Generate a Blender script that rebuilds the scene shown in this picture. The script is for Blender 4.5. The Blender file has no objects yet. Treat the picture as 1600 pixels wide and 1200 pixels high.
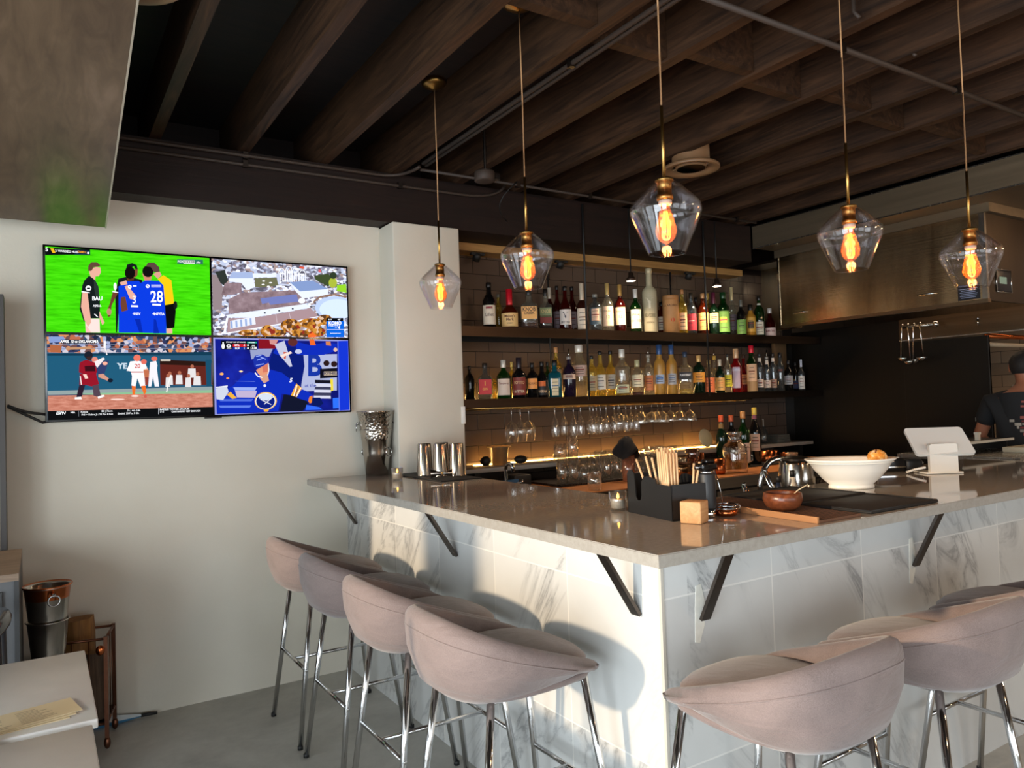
import bpy, bmesh, math, random
import numpy as np
from mathutils import Vector, Matrix
random.seed(7)
C = bpy.context.scene
COL = C.collection
PI = math.pi
sin, cos = math.sin, math.cos

# ---------------------------------------------------------------- camera (solved from the vanishing points)
F, YAW, PITCH, ROLL, EYE = 1170.19, 0.56314, 0.028903, -0.033474, 1.43
def cam_axes():
    f = np.array([sin(YAW)*cos(PITCH), cos(YAW)*cos(PITCH), sin(PITCH)])
    r = np.array([cos(YAW), -sin(YAW), 0.0]); u = np.cross(r, f)
    c, s = cos(ROLL), sin(ROLL)
    return c*r+s*u, -s*r+c*u, f
RX, UY, FW = cam_axes()
CAM = np.array([0.0, 0.0, EYE])
def ray(px, py): return RX*((px-800)/F) - UY*((py-600)/F) + FW
def onz(px, py, z): d = ray(px, py); return CAM + d*((z-EYE)/d[2])
def ony(px, py, y): d = ray(px, py); return CAM + d*(y/d[1])
def onx(px, py, x): d = ray(px, py); return CAM + d*(x/d[0])
def mpp(p): return float(np.dot(np.array(p)-CAM, FW))/F

# ---------------------------------------------------------------- mesh builder
class MB:
    def __init__(s): s.v=[]; s.f=[]; s.m=[]; s.sm=[]
    def add(s, vs, fs, mi=0, smooth=False, M=None):
        o=len(s.v)
        for p in vs:
            p=Vector(p)
            s.v.append(tuple(M@p) if M is not None else tuple(p))
        for f in fs:
            s.f.append(tuple(o+i for i in f)); s.m.append(mi); s.sm.append(smooth)
        return s
    def box(s, a, b, mi=0, M=None, bev=0.0):
        (x0,y0,z0),(x1,y1,z1)=a,b
        if x0>x1: x0,x1=x1,x0
        if y0>y1: y0,y1=y1,y0
        if z0>z1: z0,z1=z1,z0
        if bev<=0:
            vs=[(x0,y0,z0),(x1,y0,z0),(x1,y1,z0),(x0,y1,z0),(x0,y0,z1),(x1,y0,z1),(x1,y1,z1),(x0,y1,z1)]
            return s.add(vs,[(0,3,2,1),(4,5,6,7),(0,1,5,4),(1,2,6,5),(2,3,7,6),(3,0,4,7)],mi,False,M)
        bm=bmesh.new(); bmesh.ops.create_cube(bm,size=1)
        for v in bm.verts: v.co=Vector(((x0+x1)/2+v.co.x*(x1-x0),(y0+y1)/2+v.co.y*(y1-y0),(z0+z1)/2+v.co.z*(z1-z0)))
        bmesh.ops.bevel(bm,geom=bm.edges[:],offset=bev,segments=2,profile=.5,affect='EDGES')
        s.bm(bm,mi,True,M); bm.free(); return s
    def bm(s, bm, mi=0, smooth=False, M=None):
        bm.verts.ensure_lookup_table(); bm.verts.index_update()
        return s.add([v.co.copy() for v in bm.verts],[[v.index for v in f.verts] for f in bm.faces],mi,smooth,M)
    def lathe(s, prof, c=(0,0,0), n=24, mi=0, smooth=True, M=None, a0=0.0, a1=2*PI, sq=0.0, ratio=1.0):
        """prof: (radius, z) list; sq>0 squares the section (superellipse)."""
        full=abs(a1-a0-2*PI)<1e-6; k=n if full else n+1
        vs=[]
        for r,z in prof:
            for i in range(k):
                a=a0+(a1-a0)*i/n
                ca,sa=cos(a),sin(a); q=1.0
                if sq>0: q=(abs(ca)**sq+abs(sa)**sq)**(-1/sq)
                vs.append((c[0]+r*q*ca,c[1]+r*q*sa*ratio,c[2]+z))
        fs=[]
        for j in range(len(prof)-1):
            for i in range(n):
                a=j*k+i; b=j*k+(i+1)%k
                fs.append((a,b,b+k,a+k))
        if full:
            if prof[0][0]>1e-5: fs.append(tuple(range(k))[::-1])
            if prof[-1][0]>1e-5: fs.append(tuple((len(prof)-1)*k+i for i in range(k)))
        return s.add(vs,fs,mi,smooth,M)
    def open_lathe(s, prof, c=(0,0,0), n=24, mi=0, M=None, ratio=1.0):
        vs=[];fs=[]
        for r,z in prof:
            for i in range(n):
                a=2*PI*i/n; vs.append((c[0]+r*cos(a),c[1]+r*sin(a)*ratio,c[2]+z))
        for j in range(len(prof)-1):
            for i in range(n):
                a=j*n+i;b=j*n+(i+1)%n; fs.append((a,b,b+n,a+n))
        return s.add(vs,fs,mi,True,M)
    def tube(s, pts, r, n=10, mi=0, closed=False, caps=True, M=None):
        pts=[Vector(p) for p in pts]; rs=r if isinstance(r,(list,tuple)) else [r]*len(pts)
        L=len(pts); vs=[]; prev=None
        for i,p in enumerate(pts):
            if closed: t=(pts[(i+1)%L]-pts[i-1]).normalized()
            else: t=(pts[min(i+1,L-1)]-pts[max(i-1,0)]).normalized()
            if prev is None:
                u=t.orthogonal().normalized()
            else:
                u=(prev-t*prev.dot(t)); u=u.normalized() if u.length>1e-6 else t.orthogonal().normalized()
            prev=u; w=t.cross(u)
            for k in range(n):
                a=2*PI*k/n; vs.append(p+(u*cos(a)+w*sin(a))*rs[i])
        fs=[]
        for i in range(L if closed else L-1):
            for k in range(n):
                a=i*n+k;b=i*n+(k+1)%n;j=((i+1)%L)*n
                fs.append((a,b,j+(k+1)%n,j+k))
        if caps and not closed:
            fs.append(tuple(range(n))[::-1]); fs.append(tuple((L-1)*n+k for k in range(n)))
        return s.add(vs,fs,mi,True,M)
    def prism(s, poly, z0, z1, mi=0, M=None, smooth=False):
        n=len(poly)
        vs=[(x,y,z0) for x,y in poly]+[(x,y,z1) for x,y in poly]
        fs=[tuple(range(n))[::-1],tuple(range(n,2*n))]+[(i,(i+1)%n,n+(i+1)%n,n+i) for i in range(n)]
        return s.add(vs,fs,mi,smooth,M)
    def sphere(s, c, r, mi=0, n=16, m=10, M=None):
        if not isinstance(r,(tuple,list)): r=(r,r,r)
        vs=[];fs=[]
        for j in range(m+1):
            t=PI*j/m
            for i in range(n):
                a=2*PI*i/n; vs.append((c[0]+r[0]*sin(t)*cos(a),c[1]+r[1]*sin(t)*sin(a),c[2]+r[2]*cos(t)))
        for j in range(m):
            for i in range(n):
                a=j*n+i;b=j*n+(i+1)%n; fs.append((a,a+n,b+n,b))
        return s.add(vs,fs,mi,True,M)
    def build(s, name, mats, parent=None, loc=None, rotz=0.0):
        me=bpy.data.meshes.new(name); me.from_pydata(s.v,[],s.f)
        if not isinstance(mats,(list,tuple)): mats=[mats]
        for m in mats: me.materials.append(m)
        me.polygons.foreach_set('material_index',s.m); me.polygons.foreach_set('use_smooth',s.sm)
        me.validate(clean_customdata=False); me.update()
        o=bpy.data.objects.new(name,me); COL.objects.link(o)
        if parent is not None: o.parent=parent
        if loc is not None: o.location=loc
        if rotz: o.rotation_euler=(0,0,rotz)
        return o
def weld(o, d=1e-5):
    bm=bmesh.new(); bm.from_mesh(o.data); bmesh.ops.remove_doubles(bm,verts=bm.verts,dist=d)
    bmesh.ops.recalc_face_normals(bm,faces=bm.faces); bm.to_mesh(o.data); bm.free(); return o
def auto(o, ang=35):
    """flat shading across sharp edges"""
    bm=bmesh.new(); bm.from_mesh(o.data); bmesh.ops.remove_doubles(bm,verts=bm.verts,dist=1e-6)
    for e in bm.edges:
        if len(e.link_faces)==2 and e.calc_face_angle(0)>math.radians(ang): e.smooth=False
    for f in bm.faces: f.smooth=True
    bm.to_mesh(o.data); bm.free(); return o
def tag(o, label=None, cat=None, group=None, kind=None):
    if label: o['label']=label
    if cat: o['category']=cat
    if group: o['group']=group
    if kind: o['kind']=kind
    return o
def struct(name, mb, m):
    return tag(mb.build(name,m),kind='structure')
def thing(name, label, cat, loc=(0,0,0), rotz=0.0, group=None):
    o=bpy.data.objects.new(name,None); COL.objects.link(o); o.empty_display_size=.05
    o.location=loc; o.rotation_euler=(0,0,rotz)
    return tag(o,label,cat,group)
def dup(root, loc, rotz, label, group=None):
    r=root.copy(); COL.objects.link(r); r.location=loc; r.rotation_euler=(0,0,rotz); tag(r,label,None,group)
    for ch in list(root.children):
        c=ch.copy(); COL.objects.link(c); c.parent=r
        for g in ch.children:
            d=g.copy(); COL.objects.link(d); d.parent=c
    return r
def text_geo(body, size=1.0, bold=0.0, shear=0.0, align='CENTER', spacing=1.0):
    cu=bpy.data.curves.new('lettering','FONT'); cu.body=body; cu.size=size; cu.offset=bold*size; cu.shear=shear
    cu.align_x=align; cu.align_y='CENTER'; cu.space_character=spacing; cu.resolution_u=3
    o=bpy.data.objects.new('lettering',cu); COL.objects.link(o)
    dg=bpy.context.evaluated_depsgraph_get(); dg.update()
    me=bpy.data.meshes.new_from_object(o.evaluated_get(dg))
    vs=[tuple(v.co) for v in me.vertices]; fs=[tuple(p.vertices) for p in me.polygons]
    bpy.data.meshes.remove(me); bpy.data.objects.remove(o); bpy.data.curves.remove(cu)
    return vs,fs
def ordn(i):
    W=['first','second','third','fourth','fifth','sixth','seventh','eighth','ninth','tenth','eleventh','twelfth','thirteenth','fourteenth','fifteenth','sixteenth','seventeenth','eighteenth','nineteenth','twentieth']
    return W[i] if i<20 else 'twenty-'+W[i-20]

# ---------------------------------------------------------------- materials
def lin(c):
    if isinstance(c,str): c=c.lstrip('#'); c=[int(c[i:i+2],16)/255 for i in (0,2,4)]
    else: return tuple(c)
    return tuple(x/12.92 if x<=.04045 else ((x+.055)/1.055)**2.4 for x in c)
MATS={}
class NT:
    def __init__(s,name):
        s.m=bpy.data.materials.new(name); s.m.use_nodes=True; s.t=s.m.node_tree; s.t.nodes.clear()
        s.out=s.n('ShaderNodeOutputMaterial')
    def n(s,t,**k):
        x=s.t.nodes.new(t)
        for a,b in k.items():
            if hasattr(x,a): setattr(x,a,b)
        return x
    def l(s,a,b): s.t.links.new(a,b)
    def inp(s,node,key,val):
        i=node.inputs[key]
        if hasattr(val,'is_output') or isinstance(val,bpy.types.NodeSocket): s.l(val,i)
        elif isinstance(val,(tuple,list)) and len(val)==3 and i.type=='RGBA': i.default_value=(*val,1)
        else: i.default_value=val
    def coord(s,scale=(1,1,1),rot=(0,0,0),loc=(0,0,0),kind='Object'):
        c=s.n('ShaderNodeTexCoord'); m=s.n('ShaderNodeMapping'); s.l(c.outputs[kind],m.inputs[0])
        m.inputs['Scale'].default_value=scale; m.inputs['Rotation'].default_value=rot; m.inputs['Location'].default_value=loc
        return m.outputs[0]
    def noise(s,vec,scale=5,detail=4,rough=.5,dist=0):
        x=s.n('ShaderNodeTexNoise'); s.l(vec,x.inputs['Vector'])
        for k,v in (('Scale',scale),('Detail',detail),('Roughness',rough),('Distortion',dist)): x.inputs[k].default_value=v
        return x.outputs['Fac']
    def ramp(s,fac,stops,interp='LINEAR'):
        x=s.n('ShaderNodeValToRGB'); x.color_ramp.interpolation=interp; e=x.color_ramp.elements
        while len(e)<len(stops): e.new(.5)
        for q,(p,c) in zip(e,stops): q.position=p; q.color=(*c,1) if len(c)==3 else c
        s.l(fac,x.inputs[0]); return x.outputs[0]
    def math(s,op,a,b=0.0,c=None,clamp=False):
        x=s.n('ShaderNodeMath',operation=op,use_clamp=clamp)
        for i,v in enumerate((a,b,c)):
            if v is None: continue
            if isinstance(v,bpy.types.NodeSocket): s.l(v,x.inputs[i])
            else: x.inputs[i].default_value=v
        return x.outputs[0]
    def mix(s,fac,a,b,mode='MIX'):
        x=s.n('ShaderNodeMix',data_type='RGBA',blend_type=mode); 
        for i,v in ((0,fac),(6,a),(7,b)):
            if isinstance(v,bpy.types.NodeSocket): s.l(v,x.inputs[i])
            elif i==0: x.inputs[0].default_value=v
            else: x.inputs[i].default_value=(*v,1)
        return x.outputs[2]
    def bump(s,h,strength=.2,dist=.01):
        x=s.n('ShaderNodeBump'); s.l(h,x.inputs['Height']); x.inputs['Strength'].default_value=strength; x.inputs['Distance'].default_value=dist
        return x.outputs[0]
    def pbr(s,color,rough=.5,metal=0.0,**k):
        p=s.n('ShaderNodeBsdfPrincipled'); s.inp(p,'Base Color',color); s.inp(p,'Roughness',rough); s.inp(p,'Metallic',metal)
        for a,b in k.items(): s.inp(p,a.replace('_',' '),b)
        s.l(p.outputs[0],s.out.inputs[0]); return p
def mat(name,color,rough=.5,metal=0.0,var=0.0,vscale=30,bump=0.0,**k):
    if name in MATS: return MATS[name]
    t=NT(name); c=lin(color)
    if var>0 or bump>0:
        v=t.coord(); n=t.noise(v,vscale,5,.6)
        col=t.ramp(n,[(.25,tuple(x*(1-var) for x in c)),(.75,tuple(min(1,x*(1+var)) for x in c))]) if var>0 else c
        p=t.pbr(col,rough,metal,**k)
        if bump>0: t.l(t.bump(n,bump,.005),p.inputs['Normal'])
    else: t.pbr(c,rough,metal,**k)
    MATS[name]=t.m; return t.m
def emit(name,color,strength=1.0):
    if name in MATS: return MATS[name]
    t=NT(name); e=t.n('ShaderNodeEmission'); e.inputs[0].default_value=(*lin(color),1); e.inputs[1].default_value=strength
    t.l(e.outputs[0],t.out.inputs[0]); MATS[name]=t.m; return t.m
def glass(name,tint=(1,1,1),base=.03,edge=.75,power=3.0,rough=.03,body=None,bodyfac=0.0,glosscol=(1,1,1)):
    """thin see-through glass: tinted transparency, gloss growing towards grazing angles, a little body colour"""
    if name in MATS: return MATS[name]
    t=NT(name); lw=t.n('ShaderNodeLayerWeight'); lw.inputs[0].default_value=.5
    fac=t.math('ADD',base,t.math('MULTIPLY',edge,t.math('POWER',lw.outputs['Facing'],power)),clamp=True)
    tr=t.n('ShaderNodeBsdfTransparent'); tr.inputs[0].default_value=(*tint,1)
    gl=t.n('ShaderNodeBsdfGlossy'); gl.inputs[0].default_value=(*glosscol,1); gl.inputs['Roughness'].default_value=rough
    sh=tr.outputs[0]
    if body is not None:
        df=t.n('ShaderNodeBsdfDiffuse'); df.inputs[0].default_value=(*lin(body),1)
        tl=t.n('ShaderNodeBsdfTranslucent'); tl.inputs[0].default_value=(*lin(body),1)
        m0=t.n('ShaderNodeMixShader'); m0.inputs[0].default_value=.5; t.l(df.outputs[0],m0.inputs[1]); t.l(tl.outputs[0],m0.inputs[2])
        m1=t.n('ShaderNodeMixShader'); m1.inputs[0].default_value=bodyfac; t.l(sh,m1.inputs[1]); t.l(m0.outputs[0],m1.inputs[2]); sh=m1.outputs[0]
    mx=t.n('ShaderNodeMixShader'); t.l(fac,mx.inputs[0]); t.l(sh,mx.inputs[1]); t.l(gl.outputs[0],mx.inputs[2])
    t.l(mx.outputs[0],t.out.inputs[0]); MATS[name]=t.m; return t.m

def m_wood(name,dark,light,axis='Y',rough=.6,scale=1.0,bump=.25,gloss=.3):
    if name in MATS: return MATS[name]
    t=NT(name); sc={'X':(1.0,14,14),'Y':(14,1.0,14),'Z':(14,14,1.0)}[axis]
    v=t.coord(tuple(a*scale for a in sc)); n=t.noise(v,1.6,6,.62,1.6)
    v2=t.coord((1.2*scale,1.2*scale,1.2*scale)); n2=t.noise(v2,1.3,3,.5)
    a=t.math('ADD',t.math('MULTIPLY',n,.75),t.math('MULTIPLY',n2,.35))
    col=t.ramp(a,[(.35,lin(dark)),(.55,tuple((p+q)/2 for p,q in zip(lin(dark),lin(light)))),(.72,lin(light))])
    p=t.pbr(col,rough,0.0); p.inputs['Specular IOR Level'].default_value=gloss
    t.l(t.bump(n,bump,.004),p.inputs['Normal']); MATS[name]=t.m; return t.m
def m_marble(name,axis_u,pitch_u,u0,pitch_v,v0,base='#d3d3d0'):
    """large white tiles with grey veins and pale joints; axis_u = world axis along the wall"""
    t=NT(name); c=t.n('ShaderNodeTexCoord'); sp=t.n('ShaderNodeSeparateXYZ'); t.l(c.outputs['Object'],sp.inputs[0])
    u=sp.outputs[0 if axis_u=='X' else 1]; w=sp.outputs[2]
    def line(s_,p,o,half):
        a=t.math('DIVIDE',t.math('SUBTRACT',s_,o),p); fr=t.math('ABSOLUTE',t.math('SUBTRACT',a,t.math('ROUND',a)))
        return t.math('LESS_THAN',t.math('MULTIPLY',fr,p),half)
    jt=t.math('MAXIMUM',line(u,pitch_u,u0,.0026),line(w,pitch_v,v0,.0026))
    # a random shift per tile breaks the veins at each joint
    iu=t.math('ROUND',t.math('SUBTRACT',t.math('DIVIDE',t.math('SUBTRACT',u,u0),pitch_u),.5)); iv=t.math('ROUND',t.math('SUBTRACT',t.math('DIVIDE',t.math('SUBTRACT',w,v0),pitch_v),.5))
    cb=t.n('ShaderNodeCombineXYZ'); t.l(t.math('MULTIPLY',iu,3.7),cb.inputs[0]); t.l(t.math('MULTIPLY',iv,5.3),cb.inputs[1]); t.l(t.math('MULTIPLY',t.math('ADD',iu,iv),2.9),cb.inputs[2])
    va=t.n('ShaderNodeVectorMath',operation='ADD'); t.l(c.outputs['Object'],va.inputs[0]); t.l(cb.outputs[0],va.inputs[1])
    mp=t.n('ShaderNodeMapping'); t.l(va.outputs[0],mp.inputs[0])
    mp.inputs['Rotation'].default_value=(0,math.radians(38),0) if axis_u=='X' else (math.radians(-38),0,0)
    mp2=t.n('ShaderNodeMapping'); t.l(mp.outputs[0],mp2.inputs[0]); mp2.inputs['Scale'].default_value=(2.3,2.3,.7); mp=mp2
    n=t.noise(mp.outputs[0],1.5,7,.62,1.1)
    vein=t.math('ABSOLUTE',t.math('SUBTRACT',n,.5)); vein=t.ramp(vein,[(0,(1,1,1)),(.012,(.45,.45,.45)),(.045,(0,0,0))])
    m2=t.noise(mp.outputs[0],.8,3,.5,.4); vein=t.math('MULTIPLY',vein,t.ramp(m2,[(.41,(0,0,0)),(.56,(1,1,1))]))
    cl=t.noise(va.outputs[0],2.2,4,.55); b=lin(base)
    col=t.ramp(cl,[(.3,tuple(x*.86 for x in b)),(.7,b)])
    col=t.mix(t.math('MULTIPLY',vein,.62),col,lin('#6f7072')); col=t.mix(t.math('MULTIPLY',jt,.75),col,lin('#e8e6e0'))
    p=t.pbr(col,.38); p.inputs['Specular IOR Level'].default_value=.35
    t.l(t.bump(t.math('SUBTRACT',1.0,jt),.25,.002),p.inputs['Normal']); return t.m
def m_tiles(name,axis_u,tw,th,u0,v0,c1,c2,grout,rough=.2,off=.5):
    t=NT(name); c=t.n('ShaderNodeTexCoord'); sp=t.n('ShaderNodeSeparateXYZ'); t.l(c.outputs['Object'],sp.inputs[0])
    cb=t.n('ShaderNodeCombineXYZ'); t.l(t.math('SUBTRACT',sp.outputs[0 if axis_u=='X' else 1],u0),cb.inputs[0]); t.l(t.math('SUBTRACT',sp.outputs[2],v0),cb.inputs[1])
    b=t.n('ShaderNodeTexBrick'); t.l(cb.outputs[0],b.inputs[0]); b.offset=off
    b.inputs['Color1'].default_value=(*lin(c1),1); b.inputs['Color2'].default_value=(*lin(c2),1); b.inputs['Mortar'].default_value=(*lin(grout),1)
    for k,v in (('Scale',1.0),('Mortar Size',.0022),('Mortar Smooth',.3),('Brick Width',tw),('Row Height',th)): b.inputs[k].default_value=v
    n=t.noise(c.outputs['Object'],9,2,.5)
    h=t.math('ADD',t.math('MULTIPLY',b.outputs['Fac'],-1.0),t.math('MULTIPLY',n,.25))
    p=t.pbr(b.outputs['Color'],rough); t.l(t.bump(h,.35,.004),p.inputs['Normal']); return t.m
def m_steel(name,color,rough=.28,axis='Z',streak=60,amt=.12,metal=1.0,aniso=0.0):
    if name in MATS: return MATS[name]
    t=NT(name); k=streak; sc={'Z':(k,k,.8),'X':(.8,k,k),'Y':(k,.8,k)}[axis]
    n=t.noise(t.coord(sc),1.0,3,.6); c=lin(color)
    p=t.pbr(t.ramp(n,[(.3,tuple(x*.82 for x in c)),(.7,c)]),t.math('ADD',rough-amt/2,t.math('MULTIPLY',n,amt)),metal)
    t.l(t.bump(n,.05,.002),p.inputs['Normal'])
    if aniso: p.inputs['Anisotropic'].default_value=aniso
    MATS[name]=t.m; return t.m
# ================================================================ materials used across the room
def make_plaster():
    t=NT('painted_plaster'); v=t.coord(); n=t.noise(v,1.3,4,.55); n2=t.noise(v,70,3,.6)
    p=t.pbr(t.ramp(n,[(.3,lin('#d0c9b9')),(.7,lin('#d9d3c5'))]),.62)
    t.l(t.bump(t.math('ADD',n2,t.math('MULTIPLY',n,.6)),.12,.004),p.inputs['Normal']); return t.m
PLASTER=make_plaster()
def make_concrete():
    t=NT('polished_concrete'); v=t.coord(); n=t.noise(v,1.6,8,.65,.6); n2=t.noise(t.coord((1,1,1)),14,5,.7)
    a=t.math('ADD',t.math('MULTIPLY',n,.7),t.math('MULTIPLY',n2,.3))
    col=t.ramp(a,[(.3,lin('#96948d')),(.5,lin('#b8b6ae')),(.7,lin('#cfcdc5'))])
    p=t.pbr(col,t.ramp(n2,[(.3,(.32,.32,.32)),(.7,(.55,.55,.55))])); t.l(t.bump(n2,.08,.003),p.inputs['Normal']); return t.m
CONCRETE=make_concrete()
JOIST=m_wood('dark_fir_joist','#0c0503','#49311f','Y',.6,1.0,.35)
BEAMW=m_wood('dark_fir_beam','#0d0504','#1f100b','X',.6,1.0,.3)
LEDGER=m_wood('raw_fir','#8a6436','#b48a54','X',.6,1.0,.2)
def make_deck():
    t=NT('dark_deck_boards'); c=t.n('ShaderNodeTexCoord'); sp=t.n('ShaderNodeSeparateXYZ'); t.l(c.outputs['Object'],sp.inputs[0])
    a=t.math('DIVIDE',sp.outputs[1],.14); fr=t.math('ABSOLUTE',t.math('SUBTRACT',a,t.math('ROUND',a))); gap=t.math('LESS_THAN',fr,.025)
    n=t.noise(t.coord((1.2,14,14)),1.4,5,.6,1.0)
    col=t.ramp(n,[(.35,lin('#0a0504')),(.7,lin('#1c100b'))]); col=t.mix(gap,col,lin('#060404')); t.pbr(col,.7); return t.m
DECK=make_deck()
QUARTZ=None
def make_quartz():
    t=NT('polished_quartz'); v=t.coord(); n=t.noise(v,60,4,.7); n2=t.noise(v,3,4,.6)
    col=t.mix(t.math('MULTIPLY',n2,.5),t.ramp(n,[(.35,lin('#9a948b')),(.6,lin('#a8a299'))]),lin('#9f9990'))
    p=t.pbr(col,.055); p.inputs['IOR'].default_value=1.62; return t.m
QUARTZ=make_quartz()
STEEL=m_steel('brushed_steel','#b9b3aa',.26,'Z',45,.1)
STEELX=m_steel('brushed_steel_dark','#8f877c',.3,'X',45,.1)
CHROME=mat('polished_chrome','#c9c9c9',.09,1.0)
BLACKM=mat('black_painted_steel','#141210',.4,0.0,.1,20)
BLACK=mat('matte_black','#121212',.55)
BRASS=mat('aged_brass','#b08a4e',.28,1.0,.12,40)
CAST=mat('bracket_steel','#5a534e',.32,1.0,.15,25)
WHITEP=mat('white_plastic','#e9e6df',.32)

# ================================================================ floor, walls
YW,YT,XP0,XP1,YP=4.06,4.35,1.683,2.105,3.864
struct('floor',MB().box((-3.7,-4.1,-.06),(8.6,5.0,0)),CONCRETE)
struct('wall_north',MB().box((-3.7,YW,0),(XP0,YW+.3,2.49)),PLASTER)
pl=MB().box((XP0,YP,0),(XP1,YT+.02,2.485),bev=.008); struct('pillar',pl,PLASTER)
TILEB=m_tiles('brown_glazed_wall_tile','X',.2085,.1045,2.467,2.2163-.1045*40,'#5a4a3e','#4e4037','#1c1612',.2)
struct('wall_back',MB().box((XP1,YT,0),(5.62,YT+.1,2.49)),TILEB)
struct('wall_upper',MB().box((-3.7,4.37,2.49),(8.6,4.47,3.03)),BEAMW)
struct('wall_kitchen',MB().box((6.9,-4.1,0),(7.0,4.37,3.03)),m_tiles('tan_kitchen_tile','Y',.30,.10,.0,.05,'#8d7863','#7d6a57','#2a211b',.35))
struct('wall_kitchen_back',MB().box((5.62,4.25,0),(6.9,4.35,2.49)),BLACKM)
# window walls (outside the frame): west wall with three tall panes, south shopfront
def window_wall(name,axis,pos,thick,lo,hi,holes,z0,z1):
    mb=MB()
    def b(u0,u1,a,c):
        if u1-u0<1e-3 or c-a<1e-3: return
        if axis=='X': mb.box((pos-thick,u0,a),(pos,u1,c))
        else: mb.box((u0,pos-thick,a),(u1,pos,c))
    cur=lo
    for h0,h1 in holes: b(cur,h0,0,3.03); b(h0,h1,0,z0); b(h0,h1,z1,3.03); cur=h1
    b(cur,hi,0,3.03); struct(name,mb,PLASTER)
WEST=[(-3.0,-1.2),(-.9,.9),(1.2,2.75),(3.25,3.95)]
SOUTH=[(-3.0,-1.0),(-.5,1.5),(2.0,4.0)]
window_wall('wall_west','X',-2.3,.1,-4.1,4.36,WEST,.08,2.62)
struct('wall_sun_blocker',MB().box((-3.05,-4.1,0),(-2.9,4.3,1.515)),PLASTER)  # unseen low wall, added to cut off the lower part of the sun
window_wall('wall_south','Y',-4.0,.1,-3.7,8.6,SOUTH,.4,2.6)
struct('wall_east',MB().box((8.5,-4.1,0),(8.6,5.0,3.03)),PLASTER)

# ================================================================ ceiling: deck, joists, beam, blocking
struct('ceiling',MB().box((-3.7,-4.1,3.03),(8.6,5.0,3.1)),DECK)
for k in range(-7,11):
    xr=.51+.4135*k
    struct('ceiling_joist',MB().box((xr-.052,-4.0,2.77),(xr,4.36,3.03)),JOIST)
for k in range(2,10):
    xr=.51+.4135*k; y=2.09+(.05 if k%2 else -.03)
    struct('ceiling_blocking',MB().box((xr+.002,y-.024,2.78),(xr+.4135-.054,y+.024,3.025)),JOIST)
struct('ceiling_beam',MB().box((-3.6,3.91,2.49),(4.72,4.2,2.77)),BEAMW)
struct('trim_1',MB().box((2.11,4.2,2.44),(4.95,4.345,2.49)),LEDGER)

# sloped timber bulkhead over the left corner
def bulkhead():
    mb=MB(); x0,x1=-1.7,.262
    p=[(3.85,2.305),(1.2,3.03),(3.85,3.03)]
    vs=[(x,y,z) for x in (x0,x1) for y,z in p]
    mb.add(vs,[(0,1,2),(3,5,4),(0,3,4,1),(1,4,5,2),(2,5,3,0)])
    t=NT('stained_veneer'); n=t.noise(t.coord((14,1.0,14)),1.3,6,.6,1.2); n2=t.noise(t.coord((1,1,1)),2.2,4,.6)
    a=t.math('ADD',t.math('MULTIPLY',n,.5),t.math('MULTIPLY',n2,.5))
    p_=t.pbr(t.ramp(a,[(.35,lin('#4c3d31')),(.55,lin('#635140')),(.7,lin('#756150'))]),.3); p_.inputs['Specular IOR Level'].default_value=.6
    o=mb.build('ceiling_bulkhead',t.m); tag(o,kind='structure')
    e=MB(); d=Vector((0,2.65,-.725)).normalized(); nrm=Vector((0,-.725,-2.65)).normalized()
    a0=Vector((x1,1.2,3.03)); a1=Vector((x1,3.85,2.305))
    e.add([a0,a1,a1+nrm*.004,a0+nrm*.004,a0+Vector((.006,0,0)),a1+Vector((.006,0,0)),a1+Vector((.006,0,0))+nrm*.004,a0+Vector((.006,0,0))+nrm*.004],
          [(0,1,2,3),(7,6,5,4),(3,2,6,7),(0,4,5,1),(0,3,7,4),(1,5,6,2)])
    tag(e.build('trim_2',mat('pale_edge_band','#a79c8b',.5)),kind='structure')
bulkhead()

# conduits, rails and boxes under the joists
PIPE=mat('painted_conduit','#33271f',.65,.0)
def conduit(label,pts,r=.011,straps=()):
    t=thing('conduit',label,'conduit',pts[0]); o=Vector(pts[0])
    MB().tube([Vector(p)-o for p in pts],r,8).build('pipe',PIPE,t)
    for s in straps: MB().box(Vector(s)-o-Vector((.012,.012,.014)),Vector(s)-o+Vector((.012,.012,.02))).build('strap',CAST,t)
def arc(a,b,c,n=6):
    a,b,c=Vector(a),Vector(b),Vector(c); return [((1-t)**2)*a+2*t*(1-t)*b+t*t*c for t in [i/n for i in range(n+1)]]
conduit('upper of two thin conduits running along the dark beam above the television',
        [(-2.4,3.88,2.742),(1.50,3.88,2.742)]+arc((1.6,3.88,2.742),(1.76,3.88,2.742),(1.765,3.66,2.745)),.009,[(.9,3.89,2.742)])
conduit('lower of two thin conduits along the dark beam, bending back up past the pillar',
        [(-2.4,3.895,2.70),(2.0,3.895,2.70)]+arc((2.15,3.895,2.70),(2.4,3.895,2.70),(2.45,3.885,2.79)),.009,[(.9,3.897,2.70),(1.75,3.897,2.70)])
conduit('conduit running lengthwise under the joists toward the beam, left of a rod',[(1.775,-2.5,2.758),(1.775,3.64,2.758)],.010,[(1.775,2.3,2.758)])
conduit('twin conduit just right of another one running lengthwise under the joists',[(1.803,-2.5,2.757),(1.803,3.66,2.757)],.010,[(1.803,1.2,2.757)])
conduit('thin rod crossing under the joists in front of the dark beam above the shelves',[(1.80,3.73,2.755),(4.62,3.77,2.755)],.009,[(2.45,3.74,2.755),(3.0,3.745,2.755),(4.4,3.765,2.755)])
conduit('thin rod crossing under the joists above the hanging lamps at upper right',[(1.81,1.70,2.757),(4.9,1.70,2.757)],.011,[(2.62,1.70,2.757),(3.45,1.70,2.757)])
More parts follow.
